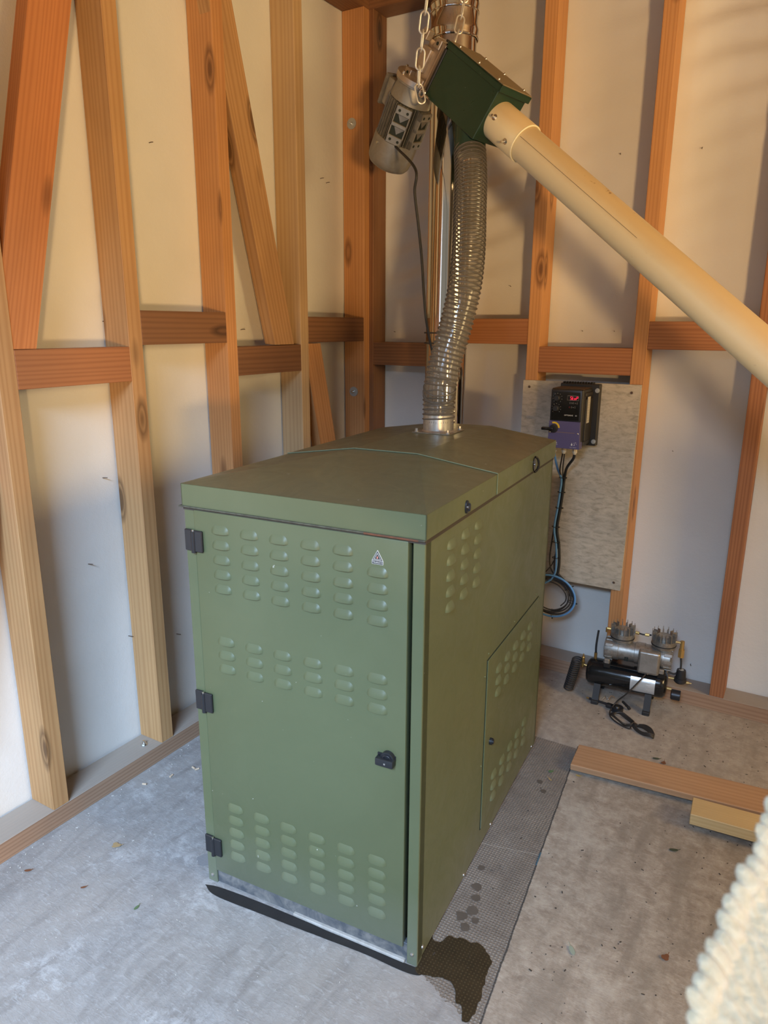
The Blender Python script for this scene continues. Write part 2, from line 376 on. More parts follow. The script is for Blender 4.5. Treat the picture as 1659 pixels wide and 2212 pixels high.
# ------------------------------------------------------------------ setting
SD, SW, PH = 0.1016, 0.0487, 0.0586        # stud depth, stud width, sole plate height
TOPZ, CEIL = 2.59, 2.72
XR, YF = 4.4, -3.55                         # right wall and open front
def struct(o): o['kind'] = 'structure'; return o
def wall_sheet(name, n_u, u0, u1, fn, lap):
    bm = bmesh.new(); nz = 136; vs = []
    for i in range(n_u + 1):
        u = u0 + (u1 - u0) * i / n_u; row = []
        for k in range(nz + 1):
            z = CEIL * k / nz; row.append(bm.verts.new(fn(u, z)))
        vs.append(row)
    for i in range(n_u):
        for k in range(nz): bm.faces.new((vs[i][k], vs[i + 1][k], vs[i + 1][k + 1], vs[i][k + 1]))
    bmesh.ops.recalc_face_normals(bm, faces=bm.faces)
    me = bpy.data.meshes.new(name); bm.to_mesh(me); bm.free(); me.materials.append(MEMB)
    me.polygons.foreach_set('use_smooth', [True] * len(me.polygons))
    o = bpy.data.objects.new(name, me); COL.objects.link(o); return struct(o)
def belly(u, z, seed, bays, creases=0.0):
    d = 0.0025
    n = noise.noise(V((u * 2.2 + seed, z * 1.6, seed)))
    d += 0.009 * max(0, n + 0.35)
    # wind-drawn diagonal wrinkles
    q = z * 1.0 - u * 0.22
    d += creases * (0.5 + 0.5 * math.sin(q * 52 + 3 * noise.noise(V((u * 3, z * 2, 4))))) * max(0, noise.noise(V((u * 1.6, z * 1.3, seed + 9))) + 0.25)
    s = min(abs(u - b) for b in bays) / 0.2      # pinned behind the studs
    d *= min(1, 0.15 + s * 1.6)
    if z < 1.5: d += 0.003 * min(1, (1.5 - z) / 0.008)
    return d
LB = [-2.59, -2.19, -1.765, -1.366, -0.965, -0.564, -0.12]
BB = [0.1, 0.44, 0.843, 1.24, 1.631, 2.03, 2.43, 2.83, 3.23, 3.63, 4.03]
wall_sheet('wall_left', 180, -3.6, 0.0, lambda u, z: (-belly(u, z, 3.0, LB, 0.002), u, z), 1.5)
wall_sheet('wall_back', 220, 0.0, XR, lambda u, z: (u, belly(u, z, 8.0, BB, 0.034 if z > 1.5 else 0.003), z), 1.5)
def slab(name, lo, hi, m): return struct(MB().box(lo, hi).build(name, m, smooth=0))
slab('floor', (-0.3, YF - 3.0, -0.12), (XR + 0.4, 0.3, 0.0), FLOOR)
CEILM = wood('wood_ceiling', (0.5, 0.32, 0.17), (0.34, 0.18, 0.08), 0.6)
slab('ceiling', (-0.1, YF, CEIL), (XR + 0.1, 0.15, CEIL + 0.05), CEILM)
slab('wall_right', (XR, YF, 0), (XR + 0.05, 0.1, CEIL), MEMB)
slab('front_light_blocker', (2.15, YF - 0.06, 0), (XR, YF, 0.76), W_BROWN)      # unseen low panel put in to block the glow from the lower walls
slab('front_light_blocker', (-0.1, YF - 0.06, 2.35), (2.15, YF, 3.1), MEMB)  # added unseen panel, keeps the skylight off the upper walls
slab('front_light_blocker', (2.15, YF - 0.06, 1.55), (XR, YF, 3.1), MEMB)                # unseen panel added to stop skylight spilling onto the right side
slab('trim_1', (2.10, YF - 0.08, 0), (2.15, YF + 0.02, CEIL), W_ORANGE)

# ------------------------------------------------------------------ timber frame
def timber(name, p0, p1, w, d, wdir, m, label, cat, group=None, bev=0.0012):
    """bar from p0 to p1 (centre line); w measured along wdir, d across it"""
    p0 = V(p0); p1 = V(p1); z = (p1 - p0).normalized(); x = V(wdir); x = (x - z * x.dot(z)).normalized(); y = z.cross(x)
    L = (p1 - p0).length
    o = MB().box((-w / 2, -d / 2, 0), (w / 2, d / 2, L), bev).build(name, m, smooth=0)
    o.matrix_world = basis(x, y, z, p0)
    return tag(o, label, cat, group)
GS = 'upright wall studs'
def stud_l(y, m, label, z0=PH, z1=TOPZ): return timber('wall_stud', (SD / 2, y + SW / 2, z0), (SD / 2, y + SW / 2, z1), SW, SD, (0, 1, 0), m, label, 'stud', GS)
def stud_b(x, m, label, z0=PH, z1=TOPZ, w=SW): return timber('wall_stud', (x + w / 2, -SD / 2, z0), (x + w / 2, -SD / 2, z1), w, SD, (1, 0, 0), m, label, 'stud', GS)
sole = timber('sole_plate', (SD / 2, YF, PH / 2), (SD / 2, -0.0, PH / 2), SD, PH, (1, 0, 0), W_PLATE, 'brown timber sole plate running along the foot of the left wall', 'sole plate')
sole2 = timber('sole_plate', (SD, -SD / 2, PH / 2), (XR, -SD / 2, PH / 2), SD, PH, (0, 1, 0), W_PLATE, 'dusty brown timber sole plate along the foot of the back wall behind the compressor', 'sole plate')
timber('top_plate', (SD / 2, YF, TOPZ + 0.03), (SD / 2, 0, TOPZ + 0.03), SD, 0.06, (1, 0, 0), W_BROWN, 'dark timber top plate above the studs of the left wall', 'top plate')
timber('top_plate', (SD, -SD / 2, TOPZ + 0.03), (XR, -SD / 2, TOPZ + 0.03), SD, 0.06, (0, 1, 0), W_BROWN, 'dark timber top plate above the studs of the back wall', 'top plate')
stud_l(-2.19, W_YELLOW, 'left wall stud just outside the left edge of the picture')
stud_l(-1.7897, W_YELLOW, 'leftmost wall stud, grey-streaked orange timber crossing the left picture edge')
stud_l(-1.3912, W_YELLOW, 'greenish-yellow left wall stud with two knots, next to the bolt in the sole plate')
stud_l(-0.989, W_ORANGE, 'orange knotty left wall stud rising behind the front left corner of the green lid')
stud_l(-0.5884, W_PALE, 'pale yellow left wall stud at whose foot the slanting brace ends')
timber('wall_stud', (SD / 2, -0.1215, PH), (SD / 2, -0.1215, TOPZ), 0.0415, SD, (0, 1, 0), W_ORANGE, 'dark orange corner stud with two round washers bolted to it', 'stud', GS)
stud_b(0.0745, W_BROWN, 'narrow shaded stud in the corner where the two walls meet', w=0.0475)
stud_b(0.42, W_BROWN, 'back wall stud hidden behind the shiny flue pipe')
stud_b(0.8193, W_ORANGE, 'back wall stud with a big round knot, above the left side of the grey board')
stud_b(1.2153, W_ORANGE, 'back wall stud running down behind the right edge of the grey board')
stud_b(1.6071, W_RED, 'reddish back wall stud standing right of the compressor')
stud_b(2.0, W_ORANGE, 'back wall stud just beyond the right edge of the picture')
GN = 'short horizontal noggings between studs'
def nog_l(y0, y1, z, m, label, d=SD, proud=0.0): return timber('nogging', (SD - d / 2 + proud, y0, z), (SD - d / 2 + proud, y1, z), 0.097, d, (0, 0, 1), m, label, 'nogging', GN)
def nog_b(x0, x1, z, m, label): return timber('nogging', (x0, -SD / 2, z), (x1, -SD / 2, z), 0.096, SD - 0.003, (0, 0, 1), m, label, 'nogging', GN)
nog_l(-1.741, -1.3912, 1.287, W_RED, 'reddish nogging between the two leftmost studs', 0.045)
nog_l(-1.3425, -0.989, 1.388, W_BROWN, 'dark brown wavy-grained nogging, the higher one left of the slanting brace', 0.045)
nog_l(-0.9403, -0.5884, 1.277, W_BROWN, 'dark brown nogging under the foot of the slanting brace', 0.045)
nog_l(-0.5397, -0.146, 1.380, W_BROWN, 'dark nogging reaching over the corner stud beside the flue', 0.020)
nog_b(0.122, 0.42, 1.279, W_BROWN, 'brown back wall nogging between the corner and the flue pipe')
nog_b(0.4687, 0.8193, 1.377, W_RED, 'reddish nogging right behind the grey flexible hose')
nog_b(0.868, 1.2153, 1.2736, W_RED, 'nogging just above the grey board and black drive')
nog_b(1.264, 1.6071, 1.368, W_RED, 'nogging partly hidden behind the cream auger pipe')
nog_b(1.656, 2.0, 1.27, W_RED, 'nogging right of the picture edge on the back wall')
# diagonal braces: flat timbers, front face flush with the studs
def brace(pl, ph_, wl, m, label, th=0.045, proud=0.0):
    """pl, ph_: (y,z) of low and high centre on the wall; horizontal ends"""
    (y0, z0), (y1, z1) = pl, ph_; h = wl / 2; x1 = SD - 0.002 + proud; x0 = x1 - th
    dy = (y1 - y0) / (z1 - z0); ang = math.atan(dy)
    L = z1 - z0; mb = MB()
    mb.hexa([(x0, -h, 0), (x1, -h, 0), (x1, h, 0), (x0, h, 0), (x0, -h + dy * L, L), (x1, -h + dy * L, L), (x1, h + dy * L, L), (x0, h + dy * L, L)])
    # shear straightened into a local frame so the grain follows the brace
    R = Matrix.Rotation(-ang, 4, 'X'); Ri = R.inverted()
    bmesh.ops.transform(mb.b, matrix=Ri.inverted() if False else Matrix.Identity(4), verts=mb.b.verts)
    o = mb.build('diagonal_brace', m, smooth=0)
    rot = Matrix.Rotation(math.atan2(y1 - y0, z1 - z0) * -1, 4, 'X')
    o.data.transform(rot.inverted()); o.matrix_world = Matrix.Translation(V((0, y0, z0))) @ rot
    return tag(o, label, 'brace', 'diagonal braces on the left wall')
brace((-1.735, 1.337), (-1.488, 2.36), 0.112, W_BRACE, 'wide reddish-orange diagonal brace leaning between the two leftmost studs')
brace((-0.684, 1.328), (-0.985, 2.50), 0.110, W_YELLOW, 'rough yellow diagonal brace slanting down to the right beside the pale stud')
brace((-0.34, 0.62), (-0.515, 1.328), 0.108, W_ORANGE, 'lower piece of diagonal brace disappearing behind the green boiler lid')
brace((-2.02, 0.35), (-1.79, 1.235), 0.112, W_BRACE, 'lower end of the wide brace at the left picture edge', proud=-0.05)
# hardware on the timber
WASH = mat('dull_zinc', (0.42, 0.43, 0.42), 0.45, 0.4)
def washer(x, z, label):
    t = empty('bolt_and_washer', label, 'bolt', (x, -0.1435, z), 0, 'washers bolted to the corner stud')
    MB().cyl((0, 0, 0), (0, -0.003, 0), 0.021, n=28).build('washer', WASH, t)
    MB().cyl((0, -0.003, 0), (0, -0.0085, 0), 0.0075, n=6).cyl((0, -0.008, 0), (0, -0.02, 0), 0.004, n=12).build('bolt', STEEL, t)
washer(0.045, 2.185, 'upper round washer and bolt on the corner stud, left of the motor')
washer(0.048, 1.114, 'lower round washer and bolt on the corner stud, below the nogging')
t = empty('anchor_bolt', 'galvanised hex anchor bolt in the sole plate by the second stud', 'bolt', (0.059, -1.429, PH))
MB().cyl((0, 0, 0), (0, 0, 0.002), 0.011, n=24).build('washer', ZINC, t); MB().cyl((0, 0, 0.002), (0, 0, 0.009), 0.0075, n=6).cyl((0, 0, 0.009), (0, 0, 0.016), 0.0042, n=12).build('nut', STEEL, t)
NAIL = mat('rusty_nail', (0.08, 0.05, 0.035), 0.6)
nails_l = [(-1.62, 1.39), (-1.39, 1.405), (-1.52, 0.70), (-1.40, 0.42), (-1.20, 0.35), (-1.17, 1.92), (-0.80, 1.38), (-1.44, 0.95), (-0.30, 1.96), (-0.26, 1.95)]
nails_b = [(0.17, 1.37), (0.35, 1.375), (1.0, 1.38), (1.12, 1.38), (1.37, 0.95), (1.36, 1.98), (1.09, 1.99), (0.33, 1.30), (0.36, 1.97), (1.52, 0.12), (0.70, 1.55)]
NL = ['just above the leftmost nogging', 'beside the second stud', 'low in the first bay', 'just above the sole plate', 'low, right of the second stud', 'high between second and third stud', 'left of the slanting brace foot', 'in the middle of the first bay', 'high between pale stud and corner, left one', 'high between pale stud and corner, right one']
for (y, z), ln_ in zip(nails_l, NL):
    o = MB().tube([(0, 0, 0), (0.012, 0.001, 0.0015), (0.018, 0.003, 0.0015)], 0.0012, 6).build('nail', NAIL); o.location = (-0.006, y, z)
    tag(o, 'thin dark nail tip through the left membrane, ' + ln_, 'nail', 'nail tips through the left wall membrane')
NB = ['beside the corner above the nogging', 'left of the hose above the nogging', 'above the nogging over the drive, left one', 'above the nogging over the drive, right one', 'halfway down the bay right of the board', 'above the cream pipe in the right bay', 'above the cream pipe behind its upper end', 'just under the nogging left of the flue', 'high beside the motor cable', 'just right of the compressor', 'right of the hose halfway up']
for (x, z), ln_ in zip(nails_b, NB):
    o = MB().tube([(0, 0, 0), (0.001, -0.012, 0.0015), (0.004, -0.018, 0.001)], 0.0012, 6).build('nail', NAIL); o.location = (x, 0.006, z)
    tag(o, 'thin dark nail tip through the back membrane, ' + ln_, 'nail', 'nail tips through the back wall membrane')

# ------------------------------------------------------------------ boiler cabinet
CW, CD, CH, LH = 0.592, 1.007, 1.0016, 0.0536
CYAW = 0.0779
boiler = empty('boiler_cabinet', 'green sheet-metal outdoor boiler with louvred door and low hipped lid', 'boiler', (1.2036, -1.6598, 0), CYAW)
def louvre(mb, cx, cz, face):
    """pressed hood louvre, 47 x 18 mm, open along its lower edge. face: 'f' front (-y) or 's' side (+x)"""
    nu, nv = 10, 6; rows = []
    for j in range(nv + 1):
        v = j / nv; row = []
        for i in range(nu + 1):
            u = -1 + 2 * i / nu
            hw = 0.0238 * math.sqrt(max(0, 1 - (max(0, v - 0.15) / 0.85) ** 2 * 0.62))
            x = u * hw; z = -0.009 + v * 0.018 - 0.001 * (1 - u * u) * (1 - v)
            dome = max(0, 1 - abs(u) ** 3.2) ** 0.6 * max(0, 1 - v ** 1.8)
            h = 0.0002 + 0.0068 * dome
            P = (cx + x, -h, cz + z) if face == 'f' else (h, cx + x, cz + z)
            row.append(mb.b.verts.new(P))
        rows.append(row)
    for j in range(nv):
        for i in range(nu): mb.b.faces.new((rows[j][i], rows[j][i + 1], rows[j + 1][i + 1], rows[j + 1][i]))
    # short returned lip under the opening
    lip = []
    for i in range(nu + 1):
        c = rows[0][i].co.copy()
        if face == 'f': c.y *= 0.12
        else: c.x *= 0.12
        c.z += 0.0004; lip.append(mb.b.verts.new(c))
    for i in range(nu): mb.b.faces.new((rows[0][i], lip[i], lip[i + 1], rows[0][i + 1]))
# carcass: left post, right post, sides, back, inner dark front
b = MB()
b.box((-CW, 0.0, 0.0), (-0.5635, 0.03, CH - 0.002), 0.0015)
b.box((-0.0255, 0.0, 0.0), (0, 0.03, CH - 0.002), 0.0015)
b.box((-CW, 0.02, 0.0), (-CW + 0.02, CD, CH - 0.002), 0.001)
b.box((-0.004, 0.004, 0.006), (0, CD, CH - 0.002), 0.001)
b.box((-CW, CD - 0.02, 0.0), (0, CD, CH - 0.002), 0.001)
for cx, n_ in ((0.138, 5), (0.222, 5), (0.306, 5)):
    for k in range(n_): louvre(b, cx, 0.962 - 0.0348 * k, 's')
b.build('cabinet_body', GREEN, boiler)
MB().box((-CW + 0.02, 0.03, 0.05), (-0.02, 0.04, CH - 0.01)).build('inner_front', DARKGAP, boiler, 0)
# door
d = MB(); d.box((-0.562, -0.003, 0.042), (-0.0345, 0.022, CH - 0.004), 0.0022, seg=2)
cols = (-0.490, -0.412, -0.3355, -0.257, -0.1795, -0.1005)
md = Matrix.Translation((0, -0.003, 0))
dl = MB()
for i, cx in enumerate(cols):
    for k in range(5):
        if not (i == 5 and k == 0): louvre(dl, cx, 0.9615 - 0.0345 * k, 'f')
    for k in range(3): louvre(dl, cx, 0.6955 - 0.0345 * k, 'f')
    for k in range(5): louvre(dl, cx, 0.252 - 0.0350 * k, 'f')
bmesh.ops.transform(dl.b, matrix=md, verts=dl.b.verts)
me_ = bpy.data.meshes.new('tmp'); dl.b.to_mesh(me_); d.b.from_mesh(me_); bpy.data.meshes.remove(me_); dl.b.free()
door = d.build('door', GREEN, boiler)
# badge on the door
bx, bz = -0.1, 0.955
MB().prism([(-0.0125, -0.013), (0.0125, -0.013), (0.0125, -0.0055), (0.0, 0.0165), (-0.0125, -0.0055)], 0, 0.0012, basis((1, 0, 0), (0, 0, 1), (0, -1, 0), (bx, -0.003, bz))).build('badge', WHITE, door, 0)
MB().prism([(-0.0118, -0.0123), (0.0118, -0.0123), (0.0118, -0.0058), (-0.0118, -0.0058)], 0.0012, 0.0015, basis((1, 0, 0), (0, 0, 1), (0, -1, 0), (bx, -0.003, bz))).build('badge_name_bar', BLACK, door, 0)
tri = MB()
for s_, z_ in ((1.0, 0.0012),): tri.prism([(-0.0112 * s_, -0.0048), (0.0112 * s_, -0.0048), (0, 0.0148)], z_, z_ + 0.0003, basis((1, 0, 0), (0, 0, 1), (0, -1, 0), (bx, -0.003, bz)))
tri.build('badge_black_triangle', BLACK, door, 0)
MB().prism([(-0.0092, -0.0038), (0.0092, -0.0038), (0, 0.0122)], 0.0015, 0.0018, basis((1, 0, 0), (0, 0, 1), (0, -1, 0), (bx, -0.003, bz))).build('badge_silver_triangle', STEEL, door, 0)
MB().prism([(-0.0056, -0.0016), (0.0056, -0.0016), (0, 0.0078)], 0.0018, 0.0020, basis((1, 0, 0), (0, 0, 1), (0, -1, 0), (bx, -0.003, bz))).build('badge_inner_triangle', BLACK, door, 0)
MB().prism([(-0.0014, 0.0), (0, -0.0012), (0.0014, 0.0), (0.0012, 0.0022), (0, 0.0048), (-0.0012, 0.0022)], 0.0020, 0.0023, basis((1, 0, 0), (0, 0, 1), (0, -1, 0), (bx, -0.003, bz))).build('badge_flame', mat('flame_pink', (0.75, 0.30, 0.22), 0.5), door, 0)
text('badge_lettering', 'TRIANCO', 0.0052, basis((1, 0, 0), (0, 0, 1), (0, -1, 0), (bx, -0.0046, bz - 0.0108)), WHITE, door, 0.0001, 'CENTER')
# quarter-turn latch: tilted base plate with a half-round grip
Rl = Matrix.Translation((-0.0765, -0.003, 0.514)) @ Matrix.Rotation(0.0, 4, 'Y')
lt = MB(); lt.box((-0.021, -0.018, -0.012), (0.021, 0, 0.006), 0.003, Rl, 2)
lt.prism([(-0.021, 0.0), (0.021, 0.0), (0.021, 0.010), (-0.021, 0.010)], 0, 0.003, Rl @ basis((1, 0, 0), (0, 0, 1), (0, -1, 0), (0, 0, 0)))
latch = lt.build('latch', BLACK, door)
arc = [(0.0155 * math.cos(a), 0.0155 * math.sin(a)) for a in [PI * k / 14 for k in range(15)]]
MB().prism(arc, 0.0, 0.010, Rl @ basis((1, 0, 0), (0, 0, 1), (0, -1, 0), (0.004, 0, 0.004))).tube([V(Rl @ V((0.004 + 0.009 * math.cos(PI * k / 10), -0.0115, 0.005 + 0.008 * math.sin(PI * k / 10)))) for k in range(11)], 0.0013, 6).build('latch_grip', BLACK, latch)
MB().cyl((-0.0740, -0.0212, 0.511), (-0.0740, -0.0222, 0.511), 0.0022, n=10).build('latch_pin', STEEL, latch)
for zc in (0.9265, 0.524, 0.1175):
    h = MB()
    h.box((-0.590, -0.007, zc - 0.0250), (-0.5655, 0, zc + 0.0250), 0.0018)
    h.box((-0.5605, -0.010, zc - 0.0250), (-0.538, -0.003, zc + 0.0250), 0.0018)
    h.cyl((-0.563, -0.008, zc - 0.0275), (-0.563, -0.008, zc + 0.022), 0.0058, n=14)
    hg = h.build('hinge', BLACK, boiler)
    MB().cyl((-0.563, -0.008, zc + 0.019), (-0.563, -0.008, zc + 0.0262), 0.0030, n=10).build('hinge_pin', STEEL, hg)
# plinth behind the lower edge, cement strip, rivets
MB().box((-0.5635, 0.004, 0.002), (-0.0255, 0.02, 0.05), 0.001).build('plinth', GALV, boiler)
MB().box((-0.33, -0.004, 0.0), (-0.03, 0.006, 0.008), 0.002).build('cement_fillet', WHITECEM, boiler)
for P, dr in (((-0.578, -0.0, 0.02), (0, -1, 0)), ((-0.013, 0, 0.03), (0, -1, 0)), ((0, 0.03, 0.03), (1, 0, 0)), ((0, 0.30, 0.012), (1, 0, 0)), ((0, 0.52, 0.012), (1, 0, 0)), ((0, 0.96, 0.012), (1, 0, 0))):
    P = V(P); dv = V(dr); MB().lathe(P, P + dv * 0.004, [(0, 0.005), (0.5, 0.0045), (0.9, 0.002)], 12).build('rivet', COLLAR, boiler)
# side access panel
a = MB(); a.box((0.0005, 0.422, 0.066), (0.0032, 0.926, 0.568), 0.0008)
al = MB()
for i in range(5):
    for k in range(3): louvre(al, 0.515 + 0.0778 * i, 0.511 - 0.035 * k, 's'); louvre(al, 0.5155 + 0.0765 * i, 0.186 - 0.035 * k, 's')
bmesh.ops.transform(al.b, matrix=Matrix.Translation((0.0032, 0, 0)), verts=al.b.verts)
me_ = bpy.data.meshes.new('tmp'); al.b.to_mesh(me_); a.b.from_mesh(me_); bpy.data.meshes.remove(me_); al.b.free()
ap = a.build('access_panel', GREEN, boiler)
MB().box((0.0, 0.4195, 0.062), (0.0008, 0.9285, 0.5705)).build('panel_seam', DARKGAP, boiler, 0)
MB().cyl((0.003, 0.468, 0.312), (0.011, 0.468, 0.312), 0.0095, n=20).cyl((0.011, 0.468, 0.312), (0.014, 0.468, 0.312), 0.006, n=16).build('panel_lock', BLACK, ap)
for y_, z_ in ((0.43, 0.585), (0.66, 0.585), (0.90, 0.585), (0.94, 0.40), (0.407, 0.53), (0.407, 0.27), (0.94, 0.56)): MB().lathe((0.0, y_, z_), (0.0025, y_, z_), [(0, 0.0032), (0.9, 0.0018)], 10).build('panel_rivet', GREEN, boiler)
# rubber seal and lip between body and lid
MB().box((-CW - 0.001, -0.001, CH - 0.006), (0.001, CD + 0.001, CH + 0.002)).build('lid_seal', SEAL, boiler, 0)
MB().box((-CW - 0.010, -0.007, CH + 0.000), (0.0015, 0.004, CH + 0.0035), 0.001).build('drip_lip', speckle('grimy_lip', (0.11, 0.115, 0.08), (0.05, 0.045, 0.032), 40, 0.7), boiler)
MB().box((-0.13, -0.0074, CH - 0.0005), (-0.012, -0.005, CH + 0.0032), 0.0006).build('rust_streak', speckle('rust', (0.20, 0.075, 0.035), (0.10, 0.05, 0.03), 90, 0.9), boiler)
# lid in two pieces, hipped front and trapezoid rear
zt = CH + LH; ri = 0.0305; YS = 0.430
def lid_part(name, y0, y1, xin, pts_front):
    top = MB(); z0 = CH + 0.0035
    # skirt
    sk = MB()
    return
e = 0.003
lf = MB()
A0 = (-CW - e, -e, zt); B0 = (e, -e, zt); C0 = (e, YS, zt); D0 = (-CW - e, YS, zt)
R0 = (-0.207, YS, zt + ri); L0 = (-0.387, YS, zt + ri)
def quad(mb, *ps): mb.b.faces.new([mb.b.verts.new(p) for p in ps])
quad(lf, A0, B0, R0, L0); quad(lf, B0, C0, R0); quad(lf, A0, L0, D0)
bmesh.ops.remove_doubles(lf.b, verts=lf.b.verts, dist=1e-5)
lidf = lf.build('lid_front_section', GREEN_TOP, boiler, 0)
sk = MB()
for x0, x1, y0, y1 in ((-CW - e, e, -e, 0.0), (-CW - e, -CW, -e, YS), (0, e, -e, YS)):
    sk.box((x0, y0, CH + 0.003), (x1, y1, zt - 0.0004), 0.0006)
sk.build('lid_front_skirt', GREEN_LIDS, lidf)
YB = CD + e; e2 = e + 0.0012; zr = zt + 0.0016
lr = MB()
fl = [(-CW - e2, zr), (-0.387, zr + ri), (-0.207, zr + ri), (e2, zr)]
for (xa, za), (xb, zb) in zip(fl, fl[1:]): quad(lr, (xa, YS - 0.004, za), (xb, YS - 0.004, zb), (xb, YB, zb), (xa, YB, za))
quad(lr, *[(x, YS - 0.004, z) for x, z in fl], (e2, YS - 0.004, zr - 0.001), (-CW - e2, YS - 0.004, zr - 0.001))
quad(lr, *[(x, YB, z) for x, z in fl])
bmesh.ops.remove_doubles(lr.b, verts=lr.b.verts, dist=1e-5)
lidr = lr.build('lid_rear_section', GREEN_TOP, boiler, 0)
sk = MB(); sk.box((e, YS - 0.004, CH + 0.003), (e2, YB, zr - 0.0004)); sk.box((-CW - e2, YS - 0.004, CH + 0.003), (-CW - e, YB, zr - 0.0004)); sk.box((-CW - e2, YB, CH + 0.003), (e2, YB + 0.003, zr - 0.0004))
sk.build('lid_rear_skirt', GREEN_LIDS, lidr)
ed = MB(); ed.tube([(x, YS - 0.0048, z + 0.0002) for x, z in fl] + [(e2 + 0.0002, YS - 0.0048, CH + 0.006)], 0.0014, 6); ed.build('joint_edge', mat('worn_green_edge', (0.17, 0.22, 0.14), 0.4), lidr)
for yy, big in ((0.213, 0), (0.757, 1)):
    r_ = 0.019 if big else 0.0145; zz = 1.0235 if big else 1.0225
    Ml = basis((0, 1, 0), (0, 0, 1), (1, 0, 0), (e, yy, zz))
    pts = [(r_ * 0.62 * math.cos(a_), r_ * math.sin(a_)) for a_ in [2 * PI * k / 24 for k in range(24)]]
    lk = MB().prism(pts, 0, 0.004, Ml).build('lid_lock', BLACKG if big else BLACK, boiler)
    gr = MB()
    if big:
        gr.tube([Ml @ V((-0.002 + 0.010 * math.sin(PI * k / 12) , r_ * 1.1 * math.cos(PI * k / 12), 0.005 + 0.008 * math.sin(PI * k / 12))) for k in range(13)], 0.0034, 8)
    else:
        gr.prism([(0.0, -0.009), (0.006, -0.006), (0.006, 0.005), (0.0, 0.009)], 0.004, 0.009, Ml)
    gr.build('lock_grip', BLACKG if big else BLACK, lk)
    MB().cyl(Ml @ V((-0.001, 0.0, 0.0035)), Ml @ V((-0.001, 0.0, 0.0065)), 0.0036, n=12).build('lock_rivet', ZINC, lk)
# inlet collar on the ridge
fx, fy, fz = -0.3085, 0.812, zr + ri
fc = MB().box((fx - 0.061, fy - 0.061, fz), (fx + 0.061, fy + 0.061, fz + 0.003), 0.0008).build('collar_flange', speckle('flange_metal', (0.34, 0.30, 0.23), (0.20, 0.17, 0.12), 50, 0.5, 0.6), boiler)
MB().lathe((fx, fy, fz + 0.003), (fx, fy, fz + 0.052), [(0, 0.050), (0.08, 0.0462), (1, 0.0462), (1.0, 0.043), (0.05, 0.043)], 48, False).build('inlet_collar', COLLAR, boiler)
for sx, sy in ((-1, -1), (1, -1), (1, 1), (-1, 1)): MB().hexbolt((fx + sx * 0.050, fy + sy * 0.050, fz + 0.003), (0, 0, 1), 0.0045, 0.010).build('flange_bolt', COLLAR, fc)

# ------------------------------------------------------------------ flue
FX, FY, FR = 0.5945, -0.35, 0.0762
flue = empty('flue_pipe', 'tall polished stainless flue pipe rising behind the boiler to the roof', 'flue', (FX, FY, 0))
MB().lathe((0, 0, 0.28), (0, 0, 2.335), [(0, FR), (1, FR)], 72, False).build('lower_pipe', CHROME, flue, 60)
MB().lathe((0, 0, 2.325), (0, 0, 2.86), [(0, FR + 0.0035), (0.02, FR + 0.0035), (0.04, FR + 0.006), (0.055, FR + 0.006), (0.075, FR + 0.0028), (0.165, FR + 0.0028), (0.185, FR + 0.006), (0.20, FR + 0.006), (0.22, FR + 0.0005), (1, FR + 0.0005)], 72, False).build('upper_pipe', CHROME, flue, 60)
for z_ in (2.327, 2.405, 1.372, 1.335):
    MB().tube([(math.cos(2 * PI * k / 48) * (FR + 0.004), math.sin(2 * PI * k / 48) * (FR + 0.004), z_) for k in range(48)], 0.0028, 8, closed=True).build('clamp_ring', CHROME if z_ > 2 else SEAL, flue)
MB().tube([(0, 0, 0.28 + 0.0), (0.0, -0.01, 0.22), (0.02, -0.08, 0.18), (0.06, -0.2, 0.17), (0.08, -0.27, 0.17)], 0.072, 32).build('boiler_elbow', CHROME, flue)

# ------------------------------------------------------------------ flexible hose
axis = [(0.8495, -0.9040, 1.142), (0.8478, -0.9035, 1.18), (0.8460, -0.8950, 1.228), (0.8570, -0.8800, 1.31), (0.8740, -0.8560, 1.405), (0.8860, -0.8330, 1.506), (0.8760, -0.7920, 1.610), (0.8500, -0.7360, 1.722), (0.8220, -0.6750, 1.835), (0.7945, -0.6287, 1.918)]
# the collar centre in world space
cc = Matrix.Rotation(CYAW, 4, 'Z') @ V((fx, fy, 0)); cx_, cy_ = cc.x + 1.2036, cc.y - 1.6598
axis[0] = (cx_, cy_, fz + 0.030); axis[1] = (cx_, cy_, 1.19)
HA = smooth_path(axis, 24)
hose = empty('flexible_hose', 'grey translucent ribbed flexible hose from the auger box down to the boiler lid', 'hose', (0, 0, 0))
MB().tube(HA, 0.0462, 40, cap=False).build('hose_wall', HOSEW, hose)
cum = [0.0]
for a_, b_ in zip(HA, HA[1:]): cum.append(cum[-1] + (b_ - a_).length)
tot = cum[-1]
def at(s):
    s = max(0, min(tot, s)); lo = 0
    for i in range(len(cum) - 1):
        if cum[i + 1] >= s: lo = i; break
    f_ = (s - cum[lo]) / max(1e-9, cum[lo + 1] - cum[lo]); P = HA[lo].lerp(HA[lo + 1], f_); T = (HA[min(lo + 2, len(HA) - 1)] - HA[max(lo - 1, 0)]).normalized(); return P, T
pts = []; nt = int(tot / 0.0140); per = 28
for k in range(nt * per + 1):
    P, T = at(tot * k / (nt * per)); x = V((1, 0, 0)); x = (x - T * x.dot(T)).normalized(); y = T.cross(x); a_ = 2 * PI * k / per
    pts.append(P + (x * math.cos(a_) + y * math.sin(a_)) * 0.0472)
MB().tube(pts, 0.0026, 6).build('spiral_rib', HOSER, hose)

